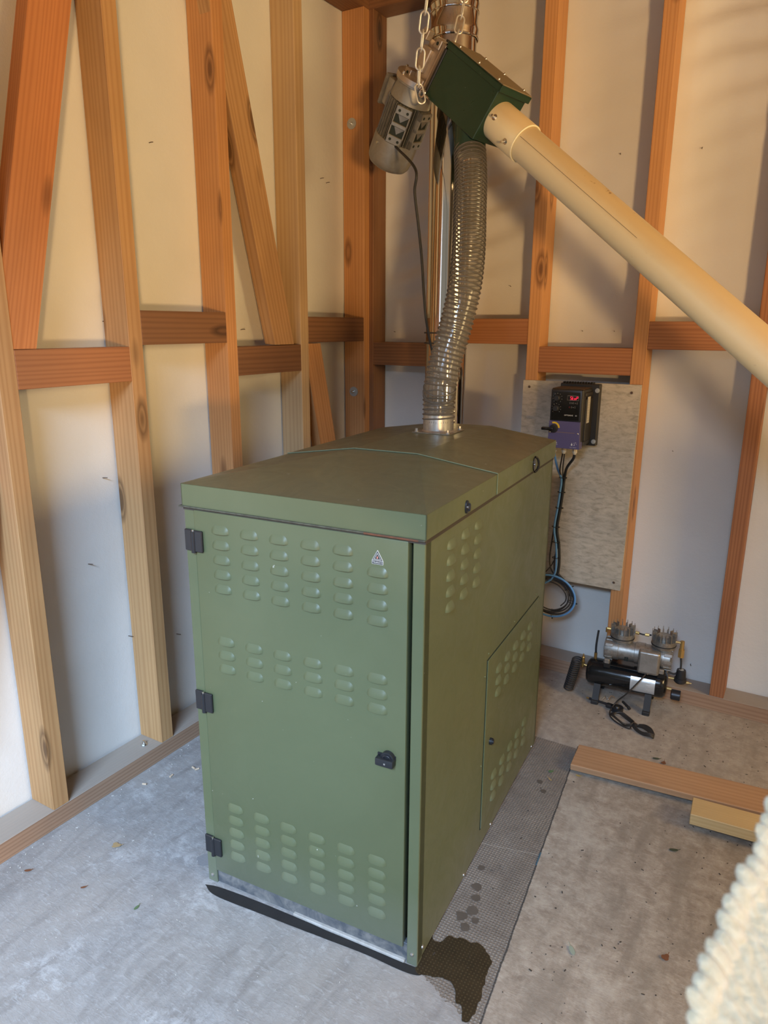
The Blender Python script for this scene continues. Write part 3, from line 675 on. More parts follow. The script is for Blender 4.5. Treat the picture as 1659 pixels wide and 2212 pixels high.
# ------------------------------------------------------------------ auger conveyor
AA = V((0.7568, -0.2242, -0.6140)).normalized(); DD = V((-0.6003, 0.1333, -0.7886)); DD = (DD - AA * DD.dot(AA)).normalized(); NN = AA.cross(DD)
AO = V((0.9265, -0.7189, 2.0509)); AL, AD, AN = 0.2512, 0.1546, 0.1303; TX, TN = 0.0843, 0.0638
aug = empty('auger_conveyor', 'slanting cream pellet auger with dark green drive box and grey motor', 'auger', mat=basis(AA, DD, NN, AO))
hs = MB().box((-AL, 0, 0), (0, AD, AN), 0.0015).build('drive_box', AUG_GREEN, aug)
ld = MB(); ld.box((-AL - 0.004, -0.004, -0.004), (0.008, 0.0, AN + 0.006), 0.0008); ld.box((-AL - 0.004, -0.004, -0.004), (0.006, 0.014, -0.0005), 0.0006); ld.box((0.0005, -0.003, -0.004), (0.008, 0.014, AN + 0.006), 0.0006)
ld.build('box_rim', AUG_GREEN, aug)
lid_ = MB().box((-AL + 0.0, -0.0075, -0.002), (0.007, -0.0042, AN + 0.004), 0.0008).build('box_lid', AUG_TOP, aug)
for a_ in (-0.215, -0.12, -0.025):
    for n_ in (0.006, AN - 0.004): MB().lathe((a_, -0.0075, n_), (a_, -0.0125, n_), [(0, 0.004), (0.6, 0.0035), (1, 0.0015)], 12).build('lid_screw', STEEL, lid_)
ax0 = V((0.0, TX, TN))
MB().lathe(ax0, ax0 + V((3.05, 0, 0)), [(0, 0.0496), (1, 0.0496)], 72, False).build('auger_tube', PIPE, aug, 60)
cl = MB().lathe(ax0, ax0 + V((0.128, 0, 0)), [(0, 0.0545), (0.985, 0.0545), (1, 0.053), (1, 0.0497)], 72, False).build('tube_coupling', PIPE, aug, 60)
MB().tube([ax0 + V((0.128, 0.0525 * math.cos(2 * PI * k / 72), 0.0525 * math.sin(2 * PI * k / 72))) for k in range(72)], 0.0024, 8, closed=True).build('coupling_rim', PIPERIM, cl)
for a_, ph in ((0.025, -2.72), (0.10, -2.95 + 0.55)):
    dv = V((0, math.cos(ph + 0.62), math.sin(ph + 0.62))) if False else V((0, math.sin(-0.2 if a_ < 0.05 else 0.35), -math.cos(-0.2 if a_ < 0.05 else 0.35)))
    P = ax0 + V((a_, 0, 0)) + dv * 0.0545
    bo = MB().hexbolt(P - dv * 0.0005, dv, 0.0058, 0.006); bo.cyl(P + dv * 0.005, P + dv * 0.016, 0.0032, n=12); bo.build('clamp_screw', STEEL, cl)
# black pencil line drawn along the tube
MB().box((0.135, TX - 0.0165, TN - 0.04755), (0.62, TX - 0.0159, TN - 0.0470)).build('marker_line', SEAL, aug, 0)
# outlet spout (vertical in the world)
inv = basis(AA, DD, NN, AO).inverted()
s0 = inv @ V((0.7945, -0.6287, 1.905)); s1 = inv @ V((0.7945, -0.6287, 2.02))
MB().lathe(s0, s1, [(0, 0.0475), (1, 0.0475)], 48).build('outlet_spout', AUG_GREEN, aug)
# worm gearbox on the end of the drive box
gb = MB()
gb.box((-AL - 0.100, 0.022, 0.012), (-AL - 0.028, 0.140, 0.112), 0.010, seg=2)
gb.cyl((-AL - 0.02, 0.08, 0.064), (-AL, 0.08, 0.064), 0.048, n=40)
gearbox = gb.build('gearbox', GEARAL, aug)
MB().box((-AL - 0.012, 0.018, -0.002), (-AL - 0.0005, 0.150, 0.128), 0.002).build('gearbox_gasket_plate', BLACK, gearbox)
pf = MB()
pf.box((-AL - 0.030, 0.012, 0.002), (-AL - 0.012, 0.152, 0.014), 0.002)
pf.box((-AL - 0.030, 0.012, 0.100), (-AL - 0.012, 0.152, 0.122), 0.002)
pf.box((-AL - 0.024, 0.012, 0.002), (-AL - 0.012, 0.152, 0.122), 0.001)
pf.build('flange_plate', GEARAL, gearbox)
for aa_, dd_ in ((-0.045, 0.022), (-0.045, 0.138), (-0.112, 0.022), (-0.112, 0.138)):
    lu = MB().box((-AL + aa_ - 0.014, dd_ - 0.014, -0.003), (-AL + aa_ + 0.014, dd_ + 0.014, 0.020), 0.002); lu.build('mounting_lug', GEARAL, gearbox)
    MB().cyl((-AL + aa_, dd_, -0.0036), (-AL + aa_, dd_, -0.0028), 0.0052, n=16).build('bolt_hole', DARKGAP, gearbox)
MB().box((-AL - 0.100, 0.045, 0.000), (-AL - 0.060, 0.115, 0.014), 0.003).build('gearbox_rib', GEARAL, gearbox)
MB().box((-AL - 0.082, 0.010, 0.028), (-AL - 0.050, 0.0125, 0.080), 0.0004).build('gearbox_nameplate', TANKLAB, gearbox)
MB().lathe((-AL - 0.055, 0.004, 0.045), (-AL - 0.055, 0.022, 0.045), [(0, 0.008), (0.3, 0.008), (0.3, 0.006), (1, 0.006)], 16).build('breather_plug', RUBBER, gearbox)
# motor: axis along MD in local (a, d, n) space
MDv = V((0.0, math.cos(math.radians(8)), math.sin(math.radians(8)))); MO = V((-AL - 0.098, 0.152, 0.040)); K = 1.13
def mp(t, off=(0, 0, 0)): return MO + MDv * (t * K) + V(off) * K
XA = V((1, 0, 0)); YA = MDv.cross(XA)
motor = MB().lathe(mp(-0.012), mp(0.26), [(0, 0.050 * K), (0.015, 0.060 * K), (0.06, 0.060 * K), (0.07, 0.053 * K), (0.14, 0.058 * K), (0.22, 0.061 * K), (0.235, 0.052 * K), (0.60, 0.052 * K), (0.61, 0.0)], 48).build('motor', MOTORG, aug)
MB().lathe(mp(-0.016), mp(0.0), [(0, 0.050 * K), (0.05, 0.0625 * K), (0.9, 0.0625 * K), (1, 0.058 * K)], 48).build('motor_flange', GEARAL, motor)
MB().lathe(mp(0.052), mp(0.158), [(0, 0.0535 * K), (1, 0.0535 * K)], 48, False).build('fin_gap_shade', DARKGAP, motor)  # dark sleeve paints in the shade between the cooling fins
fn = MB()
for k in range(34):
    a_ = 2 * PI * k / 34; dv = XA * math.cos(a_) + YA * math.sin(a_); tv = MDv.cross(dv)
    fn.box((0, -0.0010, 0.050), (0.106, 0.0010, 0.0640), 0, basis(MDv * K, tv * K, dv * K, mp(0.050)))
fn.build('cooling_fin', FINDARK, motor, 0)['kind'] = 'stuff'
MB().lathe(mp(0.155), mp(0.245), [(0, 0.0650 * K), (0.02, 0.0665 * K), (0.62, 0.0665 * K), (0.78, 0.0645 * K), (0.90, 0.058 * K), (0.97, 0.045 * K), (1.0, 0.030 * K), (1.0, 0.0)], 56).build('fan_cowl', MOTORG, motor)
Mc = -YA if YA.z > 0 else YA
MB().cyl(mp(0.174) + Mc * 0.0660 * K, mp(0.174) + Mc * 0.0690 * K, 0.0045, n=14).build('cowl_screw', STEEL, motor)
tb = MB(); Mt = basis(MDv * K, YA * K, -XA * K, mp(0.022) - XA * 0.050 * K)
tb.box((0.0, -0.036, 0.0), (0.074, 0.036, 0.030), 0.006, Mt, 2); tbo = tb.build('terminal_box', MOTORG, motor)
MB().box((-0.005, -0.041, 0.030), (0.080, 0.041, 0.040), 0.004, Mt, 2).build('terminal_box_lid', FINDARK, tbo)
for an in (math.radians(-48), math.radians(14)):
    dv = (XA * math.cos(an) + Mc * -math.sin(an)).normalized(); tv = MDv.cross(dv); Mf = basis(MDv * K, tv * K, dv * K, mp(0.050))
    fo = MB()
    for x0, x1, y0, y1 in ((0.002, 0.024, -0.024, 0.024), (0.082, 0.104, -0.024, 0.024), (0.002, 0.104, -0.024, -0.020), (0.002, 0.104, 0.020, 0.024), (0.047, 0.057, -0.024, 0.024)): fo.box((x0, y0, 0.057), (x1, y1, 0.0715), 0.0012, Mf)
    ft = fo.build('motor_foot', MOTORG, motor)
    MB().box((0.022, -0.020, 0.055), (0.084, 0.020, 0.0655), 0, Mf).build('foot_recess', DARKGAP, ft, 0)
    for q in (0.013, 0.093):
        for y_ in (-0.012, 0.012): MB().cyl(Mf @ V((q, y_, 0.0715)), Mf @ V((q, y_, 0.0722)), 0.0045, n=10).build('foot_hole', DARKGAP, ft)
    for q in (0.024, 0.057): MB().prism([(q + 0.001, -0.019), (q + 0.020, 0.0), (q + 0.001, 0.012)], 0.0655, 0.0675, Mf).build('foot_web', FINDARK, ft, 0)
for a_ in (0.4, 1.7, 3.0, 4.3, 5.4):
    dv = XA * math.cos(a_) + YA * math.sin(a_); MB().hexbolt(mp(-0.016) + dv * 0.053 * K, -MDv, 0.0045, 0.007).build('flange_nut', STEEL, motor)
# power cable of the motor
inv_o = basis(AA, DD, NN, AO)
cab0 = inv_o @ (mp(0.158) + XA * 0.050 * K + Mc * 0.040 * K)
path = smooth_path([tuple(cab0), (0.6990, -0.800, 1.845), (0.7000, -0.803, 1.780), (0.7072, -0.790, 1.69), (0.7079, -0.766, 1.5949), (0.7097, -0.7498, 1.4865), (0.7192, -0.7456, 1.4027), (0.737, -0.725, 1.296), (0.742, -0.66, 1.20), (0.70, -0.56, 1.10), (0.66, -0.50, 0.9)], 10)
tag(MB().tube(path, 0.0042, 10).build('motor_cable', RUBBER), 'black cable hanging from the auger motor down behind the hose', 'cable')

# ------------------------------------------------------------------ chains
def chain(name_label, pts, pitch, ln, wd, r, start_flip=0):
    root = empty('suspension_chain', name_label, 'chain', pts[0], 0, 'steel chains holding up the auger')
    P = [V(p) - V(pts[0]) for p in pts]; seg = smooth_path(P, 20); c = [0]
    for a_, b_ in zip(seg, seg[1:]): c.append(c[-1] + (b_ - a_).length)
    s = pitch * 0.5; k = start_flip
    lm = None
    while s < c[-1]:
        i = max(j for j in range(len(c)) if c[j] <= s); i = min(i, len(seg) - 2)
        pos = seg[i].lerp(seg[i + 1], (s - c[i]) / (c[i + 1] - c[i])); T = (seg[i + 1] - seg[i]).normalized()
        camd = V((0.55, -0.84, 0)); x = (camd.cross(T)).normalized()
        x = Matrix.Rotation((PI / 2 if k % 2 else 0.0) + 0.12, 3, T) @ x; y = T.cross(x)
        if lm is None:
            st = []; h = ln / 2 - wd / 2
            for q in range(9): a_ = PI * q / 8; st.append(V((wd / 2 * math.cos(a_), 0, h + wd / 2 * math.sin(a_))))
            for q in range(9): a_ = PI + PI * q / 8; st.append(V((wd / 2 * math.cos(a_), 0, -h + wd / 2 * math.sin(a_))))
            o = MB().tube(st, r, 8, closed=True).build('chain_link', CHAINM, root); lm = o.data
        else:
            o = bpy.data.objects.new('chain_link', lm); COL.objects.link(o); o.parent = root
        o.matrix_local = basis(x, y, T, pos)
        s += pitch; k += 1
    return root
e1 = V((0.6663, -0.6859, 2.0391)); e2_ = V((0.7300, -0.628, 2.213))
chain('front steel chain hanging beside the motor to the lower corner of the green box', [tuple(e1 + V((-0.004, -0.012, 0.012))), (0.655, -0.706, 2.105), (0.672, -0.722, 2.20), (0.690, -0.735, 2.28), (0.72, -0.745, 2.45), (0.75, -0.76, CEIL)], 0.045, 0.055, 0.0240, 0.0026)
chain('steel chain in front of the flue, hooked to the top corner of the green box', [tuple(e2_), (0.733, -0.60, 2.27), (0.739, -0.585, 2.343), (0.755, -0.57, 2.5), (0.77, -0.56, CEIL)], 0.045, 0.055, 0.0240, 0.0026, 1)
ey = MB().tube([V((-AL - 0.004 + 0.011 * math.cos(2 * PI * k / 20), AD - 0.004 + 0.011 * math.sin(2 * PI * k / 20), -0.012)) for k in range(20)], 0.0032, 8, closed=True)
ey.cyl((-AL + 0.008, AD - 0.004, -0.012), (-AL + 0.030, AD - 0.004, -0.012), 0.0035, n=12); ey.build('eye_bolt', STEEL, aug)
e2l = inv @ e2_
MB().tube([e2l + V((0.0, 0.006, 0)) + V((0, 0.009 * math.cos(2 * PI * k / 20), 0.009 * math.sin(2 * PI * k / 20))) for k in range(20)], 0.0024, 8, closed=True).build('hook_ring', STEEL, aug)

# ------------------------------------------------------------------ grey board on the back wall
BY = -SD
bd = MB(); Mb = basis((1, 0, 0), (0, 0, 1), (0, -1, 0), (0, BY, 0))
bd.prism([(0.817, 0.409), (1.252, 0.409), (1.2605, 1.195), (0.817, 1.195)], 0.0, 0.012, Mb)
board = tag(bd.build('mounting_board', BOARD, smooth=0), 'weathered grey cement board screwed to the back wall behind the black drive', 'board')
for x, z in ((0.842, 1.17), (1.228, 1.166), (1.226, 0.438)):
    MB().lathe((x, BY - 0.012, z), (x, BY - 0.0145, z), [(0, 0.0050), (1, 0.0036)], 12).build('board_screw', NAIL, board)

# ------------------------------------------------------------------ motor drive
DY = BY - 0.012
drv = empty('motor_drive', 'black and purple wall-mounted motor drive with red lit display reading StoP', 'motor drive', (0.9785, DY, 0.9725), 0)
# local: x 0..0.112 wide, y 0 at board to -0.155 front, z 0..0.222
DWd, DHt, DDp = 0.1245, 0.208, 0.150
hsnk = MB().box((-0.004, -0.030, -0.006), (DWd + 0.018, 0, DHt + 0.012), 0.002)
for k in range(12): hsnk.box((0.004 + k * 0.010, -0.028, DHt + 0.006), (0.0065 + k * 0.010, -0.002, DHt + 0.018))
hsnk.build('heat_sink', DRIVEB, drv, 0)
body = MB().box((0.0, -DDp + 0.006, 0.0), (DWd - 0.008, -0.028, DHt), 0.003)
body.box((DWd - 0.010, -0.110, 0.020), (DWd - 0.003, -0.030, DHt - 0.035), 0.002)
for z_ in (0.006, DHt - 0.026): body.box((DWd - 0.014, -0.120, z_), (DWd - 0.004, -0.032, z_ + 0.014), 0.002)
body.build('drive_body', DRIVEB, drv)
MB().box((0.001, -DDp + 0.010, DHt), (DWd - 0.010, -0.030, DHt + 0.0012), 0.0004).build('dust_layer', DUSTYB, drv)
FP = basis((1, 0, 0), (0, 0, 1), (0, -1, 0), (0.0, -DDp, 0))   # x, z, outwards
W_ = DWd - 0.010
fr_ = MB().box((0.002, 0.094, -0.004), (W_, DHt - 0.002, 0.004), 0.003, FP, 2); fr_.build('front_panel', BLACK, drv)
MB().box((0.008, 0.099, 0.004), (W_ - 0.006, DHt - 0.010, 0.0052), 0.001, FP).build('control_face', BLACKG, drv)
pc = MB().prism([(0.0, -0.004), (W_ + 0.003, -0.004), (W_ - 0.001, 0.094), (0.002, 0.094)], -0.03, 0.006, FP).build('purple_cover', PURPLE, drv, 0)
for kx, kz, kr in ((0.0265, 0.176, 0.0115), (0.0245, 0.139, 0.0115)):
    MB().lathe(FP @ V((kx, kz, 0.005)), FP @ V((kx, kz, 0.019)), [(0, kr * 1.1), (0.3, kr), (0.9, kr * 0.9), (1, kr * 0.75)], 24).build('control_knob', BLACK, drv)
    tk = MB()
    for q in range(9):
        a_ = PI * 1.25 - q * PI * 1.5 / 8; tk.ball(FP @ V((kx + math.cos(a_) * kr * 1.45, kz + math.sin(a_) * kr * 1.45, 0.0054)), 0.0008, n=6)
    tk.build('dial_mark', WHITE, drv)
dsx, dsz = 0.063, 0.178
dw = MB().box((dsx, dsz - 0.008, 0.0052), (dsx + 0.040, dsz + 0.008, 0.0058), 0.0, FP).build('display_window', BLACKG, drv, 0)
fr2 = MB().tube([FP @ V(p) for p in ((dsx, dsz - 0.008, 0.0058), (dsx + 0.040, dsz - 0.008, 0.0058), (dsx + 0.040, dsz + 0.008, 0.0058), (dsx, dsz + 0.008, 0.0058))], 0.0004, 6, closed=True).build('display_frame', GREYP, dw)
SEG = {'a': ((0, 1), (1, 1)), 'b': ((1, 1), (1, .5)), 'c': ((1, .5), (1, 0)), 'd': ((0, 0), (1, 0)), 'e': ((0, 0), (0, .5)), 'f': ((0, .5), (0, 1)), 'g': ((0, .5), (1, .5))}
led = MB()
for i, s_ in enumerate(('afgcd', 'fegd', 'gecd', 'abfge')):
    for c_ in s_:
        (x0, z0), (x1, z1) = SEG[c_]; cw, ch = 0.0048, 0.0104
        def L(x, z): return FP @ V((dsx + 0.0105 + i * 0.0072 + x * cw + z * 0.0010, dsz - 0.0052 + z * ch, 0.0062))
        led.tube([L(x0, z0), L(x1, z1)], 0.00050, 6)
led.build('display_digits', LEDR, dw)
pk = MB()
for x, z in ((0.068, 0.160), (0.081, 0.160), (0.094, 0.160), (0.074, 0.145), (0.087, 0.145)): pk.box((x + 0.005, z - 0.003, 0.0052), (x + 0.0056, z + 0.004, 0.0056), 0, FP)
pk.tube([FP @ V(p) for p in ((0.0785, 0.1585, 0.0055), (0.0825, 0.1585, 0.0055), (0.0825, 0.1620, 0.0055), (0.0785, 0.1620, 0.0055))], 0.0004, 4, closed=True)
pk.tube([FP @ V(p) for p in ((0.0905, 0.1590, 0.0055), (0.0930, 0.1615, 0.0055), (0.0955, 0.1590, 0.0055))], 0.0004, 4)
pk.tube([FP @ V(p) for p in ((0.0835, 0.1465, 0.0055), (0.0860, 0.1440, 0.0055), (0.0885, 0.1465, 0.0055))], 0.0004, 4)
pk.build('keypad_symbols', GREYP, drv, 0)
MB().tube([FP @ V((0.0725 + 0.002 * math.cos(2 * PI * k / 12), 0.1455 + 0.002 * math.sin(2 * PI * k / 12), 0.0055)) for k in range(12)], 0.0004, 4, closed=True).build('stop_key_symbol', mat('dark_red_print', (0.25, 0.02, 0.03), 0.5), drv)
text('drive_lettering', 'OPTIDRIVE', 0.0066, FP @ Matrix.Translation((0.055, 0.114, 0.0056)), WHITE, drv, 0.0001)
text('drive_lettering', 'E3', 0.0062, FP @ Matrix.Translation((0.095, 0.114, 0.0056)), WHITE, drv, 0.0001)
text('cover_lettering', 'Invertek', 0.0095, FP @ Matrix.Translation((0.004, 0.012, 0.0064)), WHITE, pc, 0.0001, bold=0.0002)
text('cover_lettering', 'DRIVES.COM', 0.0045, FP @ Matrix.Translation((0.012, 0.0065, 0.0064)), WHITE, pc, 0.0001)
text('cover_lettering', 'WALL / WASH OK', 0.0030, FP @ Matrix.Translation((0.083, 0.001, 0.0064)), WHITE, pc, 0.0001)
# drop and shield marks
mk = MB()
def drop(cx, cz, s_): mk.prism([(cx + s_ * 0.6 * math.sin(a_) * (1 if math.cos(a_) > -0.2 else 1), cz - s_ * math.cos(a_) * 0.7 + (s_ * 0.9 if abs(a_ - PI) < 0.2 else 0)) for a_ in [2 * PI * k / 12 for k in range(12)]], 0.006, 0.0064, FP)
drop(0.090, 0.0115, 0.0050); drop(0.099, 0.0105, 0.0026)
for x, z in ((0.101, 0.016), (0.105, 0.019), (0.102, 0.0205), (0.107, 0.014), (0.0975, 0.0175)): mk.ball(FP @ V((x, z, 0.0062)), 0.0010, n=6)
mk.build('water_mark', WHITE, pc, 0)
MB().box((0.022, 0.0525, 0.006), (0.098, 0.0545, 0.0064), 0, FP).build('dust_streak', mat('dust_line', (0.22, 0.15, 0.13), 0.8), pc, 0)
# isolator switch
ya = [(0.0205 + r_ * math.cos(a_), 0.069 + r_ * math.sin(a_)) for r_, rng in ((0.0215, range(9)), (0.0155, range(8, -1, -1))) for a_ in [PI * 0.62 - k * PI * 0.62 / 8 for k in rng]]
MB().prism(ya, 0.006, 0.0068, FP).build('switch_scale', YELLOW, drv, 0)
sw = MB().lathe(FP @ V((0.0205, 0.066, 0.006)), FP @ V((0.0205, 0.066, 0.020)), [(0, 0.0155), (0.5, 0.0150), (1, 0.013)], 28).build('isolator_switch', BLACK, drv)
MB().box((-0.018, 0.061, 0.017), (0.026, 0.072, 0.036), 0.003, FP, 2).build('switch_handle', BLACKG, sw)
for x, z in ((0.006, 0.052), (W_ - 0.005, 0.052)): MB().lathe(FP @ V((x, z, 0.005)), FP @ V((x, z, 0.0085)), [(0, 0.0036), (0.6, 0.0034), (1, 0.001)], 12).build('cover_screw', STEEL, pc)
MB().box((DWd - 0.004, -0.100, 0.085), (DWd - 0.0024, -0.068, 0.180), 0.0002).build('side_label', STICK, drv, 0)
lb = MB()
for k in range(9): lb.box((DWd - 0.0024, -0.096, 0.092 + k * 0.0095), (DWd - 0.0021, -0.072 - 0.006 * (k % 3), 0.0945 + k * 0.0095))
lb.build('side_label_print', GREYP, drv, 0)
for z_ in (0.010, DHt - 0.010): MB().lathe((DWd + 0.010, -0.030, z_), (DWd + 0.010, -0.038, z_), [(0, 0.0085), (0.25, 0.0085), (0.26, 0.005), (1, 0.0045)], 16).build('fixing_screw', WASH, drv)
GX = (0.015, 0.051, 0.091)
for x in GX:
    gl = MB().cyl((x, -0.115, -0.006), (x, -0.115, -0.022), 0.0092, n=8); gl.lathe((x, -0.115, -0.022), (x, -0.115, -0.030), [(0, 0.0088), (1, 0.0055)], 16); gl.build('cable_gland', CREAMN, drv)
# ------------------------------------------------------------------ cables
def gw(x): return V((0.9785 + x, DY - 0.115, 0.9725 - 0.028))
CY = DY - 0.014
bundle = [(0.999, 0.825), (0.997, 0.774), (0.992, 0.711), (0.984, 0.625), (0.996, 0.558), (1.002, 0.49), (1.000, 0.445)]
cc_ = V((0.987, 0, 0.343))
bl = [gw(GX[0]), gw(GX[0]) + V((0, 0.02, -0.03)), V((0.993, CY - 0.04, 0.868))] + [V((x, CY - 0.006, z)) for x, z in bundle] + [V((0.985, CY - 0.006, 0.412)), V((0.955, CY - 0.006, 0.388)), V((0.915, CY - 0.004, 0.36)), V((0.90, CY - 0.004, 0.32)), V((0.915, CY - 0.004, 0.27))]
for k in range(1, 15):
    a_ = PI * 1.30 + k * PI * 1.62 / 14; bl.append(cc_ + V((0.102 * math.cos(a_), CY - 0.010, 0.087 * math.sin(a_))))
tag(MB().tube(smooth_path(bl, 6), 0.0042, 10).build('control_cable', BLUEC), 'light blue cable from the left gland of the drive down into the coil', 'cable')
bk = [gw(GX[2]), gw(GX[2]) + V((-0.006, 0.01, -0.02)), V((1.030, CY - 0.05, 0.88))] + [V((x + 0.009, CY + 0.002, z)) for x, z in bundle] + [V((1.012, CY, 0.435)), V((1.045, CY, 0.405)), V((1.082, CY, 0.35))]
tag(MB().tube(smooth_path(bk, 6), 0.0052, 10).build('power_cable', RUBBER), 'thick black cable from the right gland of the drive', 'cable')
k1 = [gw(GX[1]) + V((0.003, 0, 0)), V((1.018, CY - 0.06, 0.88))] + [V((x + 0.003, CY + 0.004, z)) for x, z in bundle[:5]] + [V((0.992, CY, 0.50)), V((0.998, CY, 0.44)), V((1.04, CY - 0.004, 0.41))]
for k in range(1, 40):
    a_ = PI * 0.25 - k * 2 * PI / 12; r_ = 0.097 - 0.0009 * k; k1.append(cc_ + V((r_ * math.cos(a_), CY - 0.004 + 0.004 * math.sin(k * 1.7), r_ * 0.84 * math.sin(a_))))
tag(MB().tube(smooth_path(k1, 5), 0.0026, 8).build('thin_cable', GREYC), 'thin black cable wound into the coil below the grey board', 'cable')
k2 = [gw(GX[1]) + V((-0.004, 0, 0)), V((1.004, CY - 0.05, 0.87))] + [V((x - 0.004, CY + 0.004, z)) for x, z in bundle[:4]] + [V((0.972, CY, 0.50)), V((0.985, CY, 0.445)), V((1.02, CY, 0.42)), V((1.06, CY - 0.004, 0.40))]
for k in range(1, 44):
    a_ = PI * 0.2 - k * 2 * PI / 12; r_ = 0.072 + 0.0008 * k; k2.append(cc_ + V((r_ * math.cos(a_), CY - 0.001 + 0.006 * math.cos(k * 1.3), r_ * 0.86 * math.sin(a_))))
tag(MB().tube(smooth_path(k2, 5), 0.0028, 8).build('thin_cable', BROWNC), 'thin dark brown cable winding the inner turns of the coil', 'cable')
k3 = [V((0.990, CY, 0.49)), V((0.975, CY, 0.46)), V((0.94, CY, 0.415)), V((0.90, CY, 0.38)), V((0.86, CY, 0.30))]
tag(MB().tube(smooth_path(k3, 6), 0.0022, 8).build('thin_cable', BROWNC), 'thin dark wire branching left off the bundle above the coil', 'cable')
def tie(x, z, hw, label, ang=0):
    m_ = Matrix.Translation((x, CY - 0.004, z)) @ Matrix.Rotation(ang, 4, 'Y')
    t_ = MB().tube([m_ @ V((hw * math.cos(2 * PI * k / 16), 0.011 * math.sin(2 * PI * k / 16), 0)) for k in range(16)], 0.0013, 6, closed=True); t_.box((hw - 0.002, -0.004, -0.002), (hw + 0.005, 0.002, 0.002), 0, m_)
    tag(t_.build('cable_tie', RUBBER), label, 'cable tie', 'black ties round the drive cables')
for (x, z), nm in zip([(1.002, 0.832), (1.000, 0.774), (0.996, 0.711), (0.987, 0.632), (0.993, 0.570), (0.996, 0.505)], ('topmost', 'second', 'third', 'fourth', 'fifth', 'lowest')):
    tie(x, z, 0.0125, f'black cable tie on the hanging bundle, {nm} from the drive')
for a_, nm in ((0.62, 'upper right of the coil'), (-0.15, 'right side of the coil'), (-1.45, 'bottom of the coil')):
    P = cc_ + V((0.088 * math.cos(a_), 0, 0.076 * math.sin(a_))); tie(P.x, P.z, 0.018, f'black cable tie at the {nm}', -a_)

# ------------------------------------------------------------------ air compressor
comp = empty('air_compressor', 'small twin-cylinder silver air compressor on a glossy black tank, by the back wall', 'air compressor', (1.322, -0.198, 0), 0.085)
comp.scale = (0.93, 0.93, 0.93)
tk = MB().lathe((-0.158, 0, 0.108), (0.158, 0, 0.108), [(0, 0.03), (0.012, 0.044), (0.04, 0.053), (0.08, 0.0555), (0.4785, 0.0555), (0.48, 0.0568), (0.50, 0.0568), (0.5015, 0.0555), (0.92, 0.0555), (0.96, 0.053), (0.988, 0.044), (1, 0.03)], 48).build('air_tank', BLACKG, comp)
ll = MB(); nn = 10
for i in range(nn):
    a0 = PI * 0.60 + PI * 0.40 * 0 + (i / nn) * 1.15 + 0.62; a1 = a0 + 1.15 / nn
    r_ = 0.0564
    ps = [(-math.sin(q), math.cos(q)) for q in (a0 - PI * 0.5, a1 - PI * 0.5)]
    (c0, s0_), (c1, s1_) = [(math.cos(PI + 0.55 - q), math.sin(PI + 0.55 - q)) for q in ((i / nn) * 1.15, ((i + 1) / nn) * 1.15)]
    quad(ll, (0.022, r_ * c0, 0.108 - r_ * s0_ * -1), (0.116, r_ * c0, 0.108 + r_ * s0_), (0.116, r_ * c1, 0.108 + r_ * s1_), (0.022, r_ * c1, 0.108 + r_ * s1_))
bmesh.ops.remove_doubles(ll.b, verts=ll.b.verts, dist=1e-5)
lab = ll.build('tank_label', TANKLAB, tk)
lp = MB()
for k in range(7): lp.box((0.028, -0.0575, 0.088 + k * 0.006), (0.100 - 0.008 * (k % 3), -0.0568, 0.0895 + k * 0.006))
lp.build('label_print', GREYP, tk, 0)
text('label_print', 'CE', 0.010, basis((1, 0, 0), (0, 0.35, 0.94), (0, -0.94, 0.35), (0.094, -0.0528, 0.130)), GREYP, tk, 0.0001)
for x in (-0.105, 0.095):
    for s_ in (-1, 1):
        f_ = MB().hexa([(x - 0.013, s_ * 0.062, 0.002), (x + 0.013, s_ * 0.062, 0.002), (x + 0.013, s_ * 0.086, 0.002), (x - 0.013, s_ * 0.086, 0.002), (x - 0.013, s_ * 0.028, 0.068), (x + 0.013, s_ * 0.028, 0.068), (x + 0.013, s_ * 0.046, 0.074), (x - 0.013, s_ * 0.046, 0.074)]).build('leg', RUBBER, comp, 0)
        MB().box((x - 0.0145, s_ * 0.075 - 0.015, 0.0), (x + 0.0145, s_ * 0.075 + 0.015, 0.016), 0.003).build('rubber_foot', RUBBER, f_)
MB().box((-0.092, -0.045, 0.163), (0.150, 0.045, 0.169), 0.002).box((-0.090, -0.047, 0.152), (-0.062, 0.047, 0.176), 0.003).box((0.118, -0.047, 0.152), (0.150, 0.047, 0.176), 0.003).build('mounting_plate', BLACKG, comp)
for x in (-0.076, 0.132): MB().box((x - 0.011, -0.050, 0.172), (x + 0.011, -0.034, 0.192), 0.003).build('mounting_foot', CASTAL, comp)
XM = 0.040
mo = MB().lathe((-0.095, 0, 0.224), (0.165, 0, 0.224), [(0, 0.030), (0.01, 0.042), (0.05, 0.0445), (0.22, 0.0445), (0.225, 0.041), (0.46, 0.041), (0.465, 0.0445), (0.60, 0.0445), (0.605, 0.042), (0.86, 0.042), (0.865, 0.0445), (0.98, 0.0445), (1, 0.030)], 40)
for x in (-0.085, 0.140):
    for k in range(10):
        a_ = 2 * PI * k / 10; dv = V((0, math.cos(a_), math.sin(a_))); mo.box((0, -0.006, 0.040), (0.030, 0.006, 0.0475), 0.001, basis((1, 0, 0), V((1, 0, 0)).cross(dv) * -1, dv, V((x - 0.004, 0, 0.224))))
mo.build('pump_motor', CASTAL, comp)
MB().box((0.01 - 0.02, -0.0418, 0.205), (0.01 - 0.014, -0.0405, 0.213)).box((-0.002, -0.0418, 0.205), (0.004, -0.0405, 0.213)).box((-0.010, -0.0418, 0.196), (-0.004, -0.0405, 0.203)).box((-0.002, -0.0418, 0.196), (0.004, -0.0405, 0.203)).build('vent_slot', DARKGAP, comp, 0)
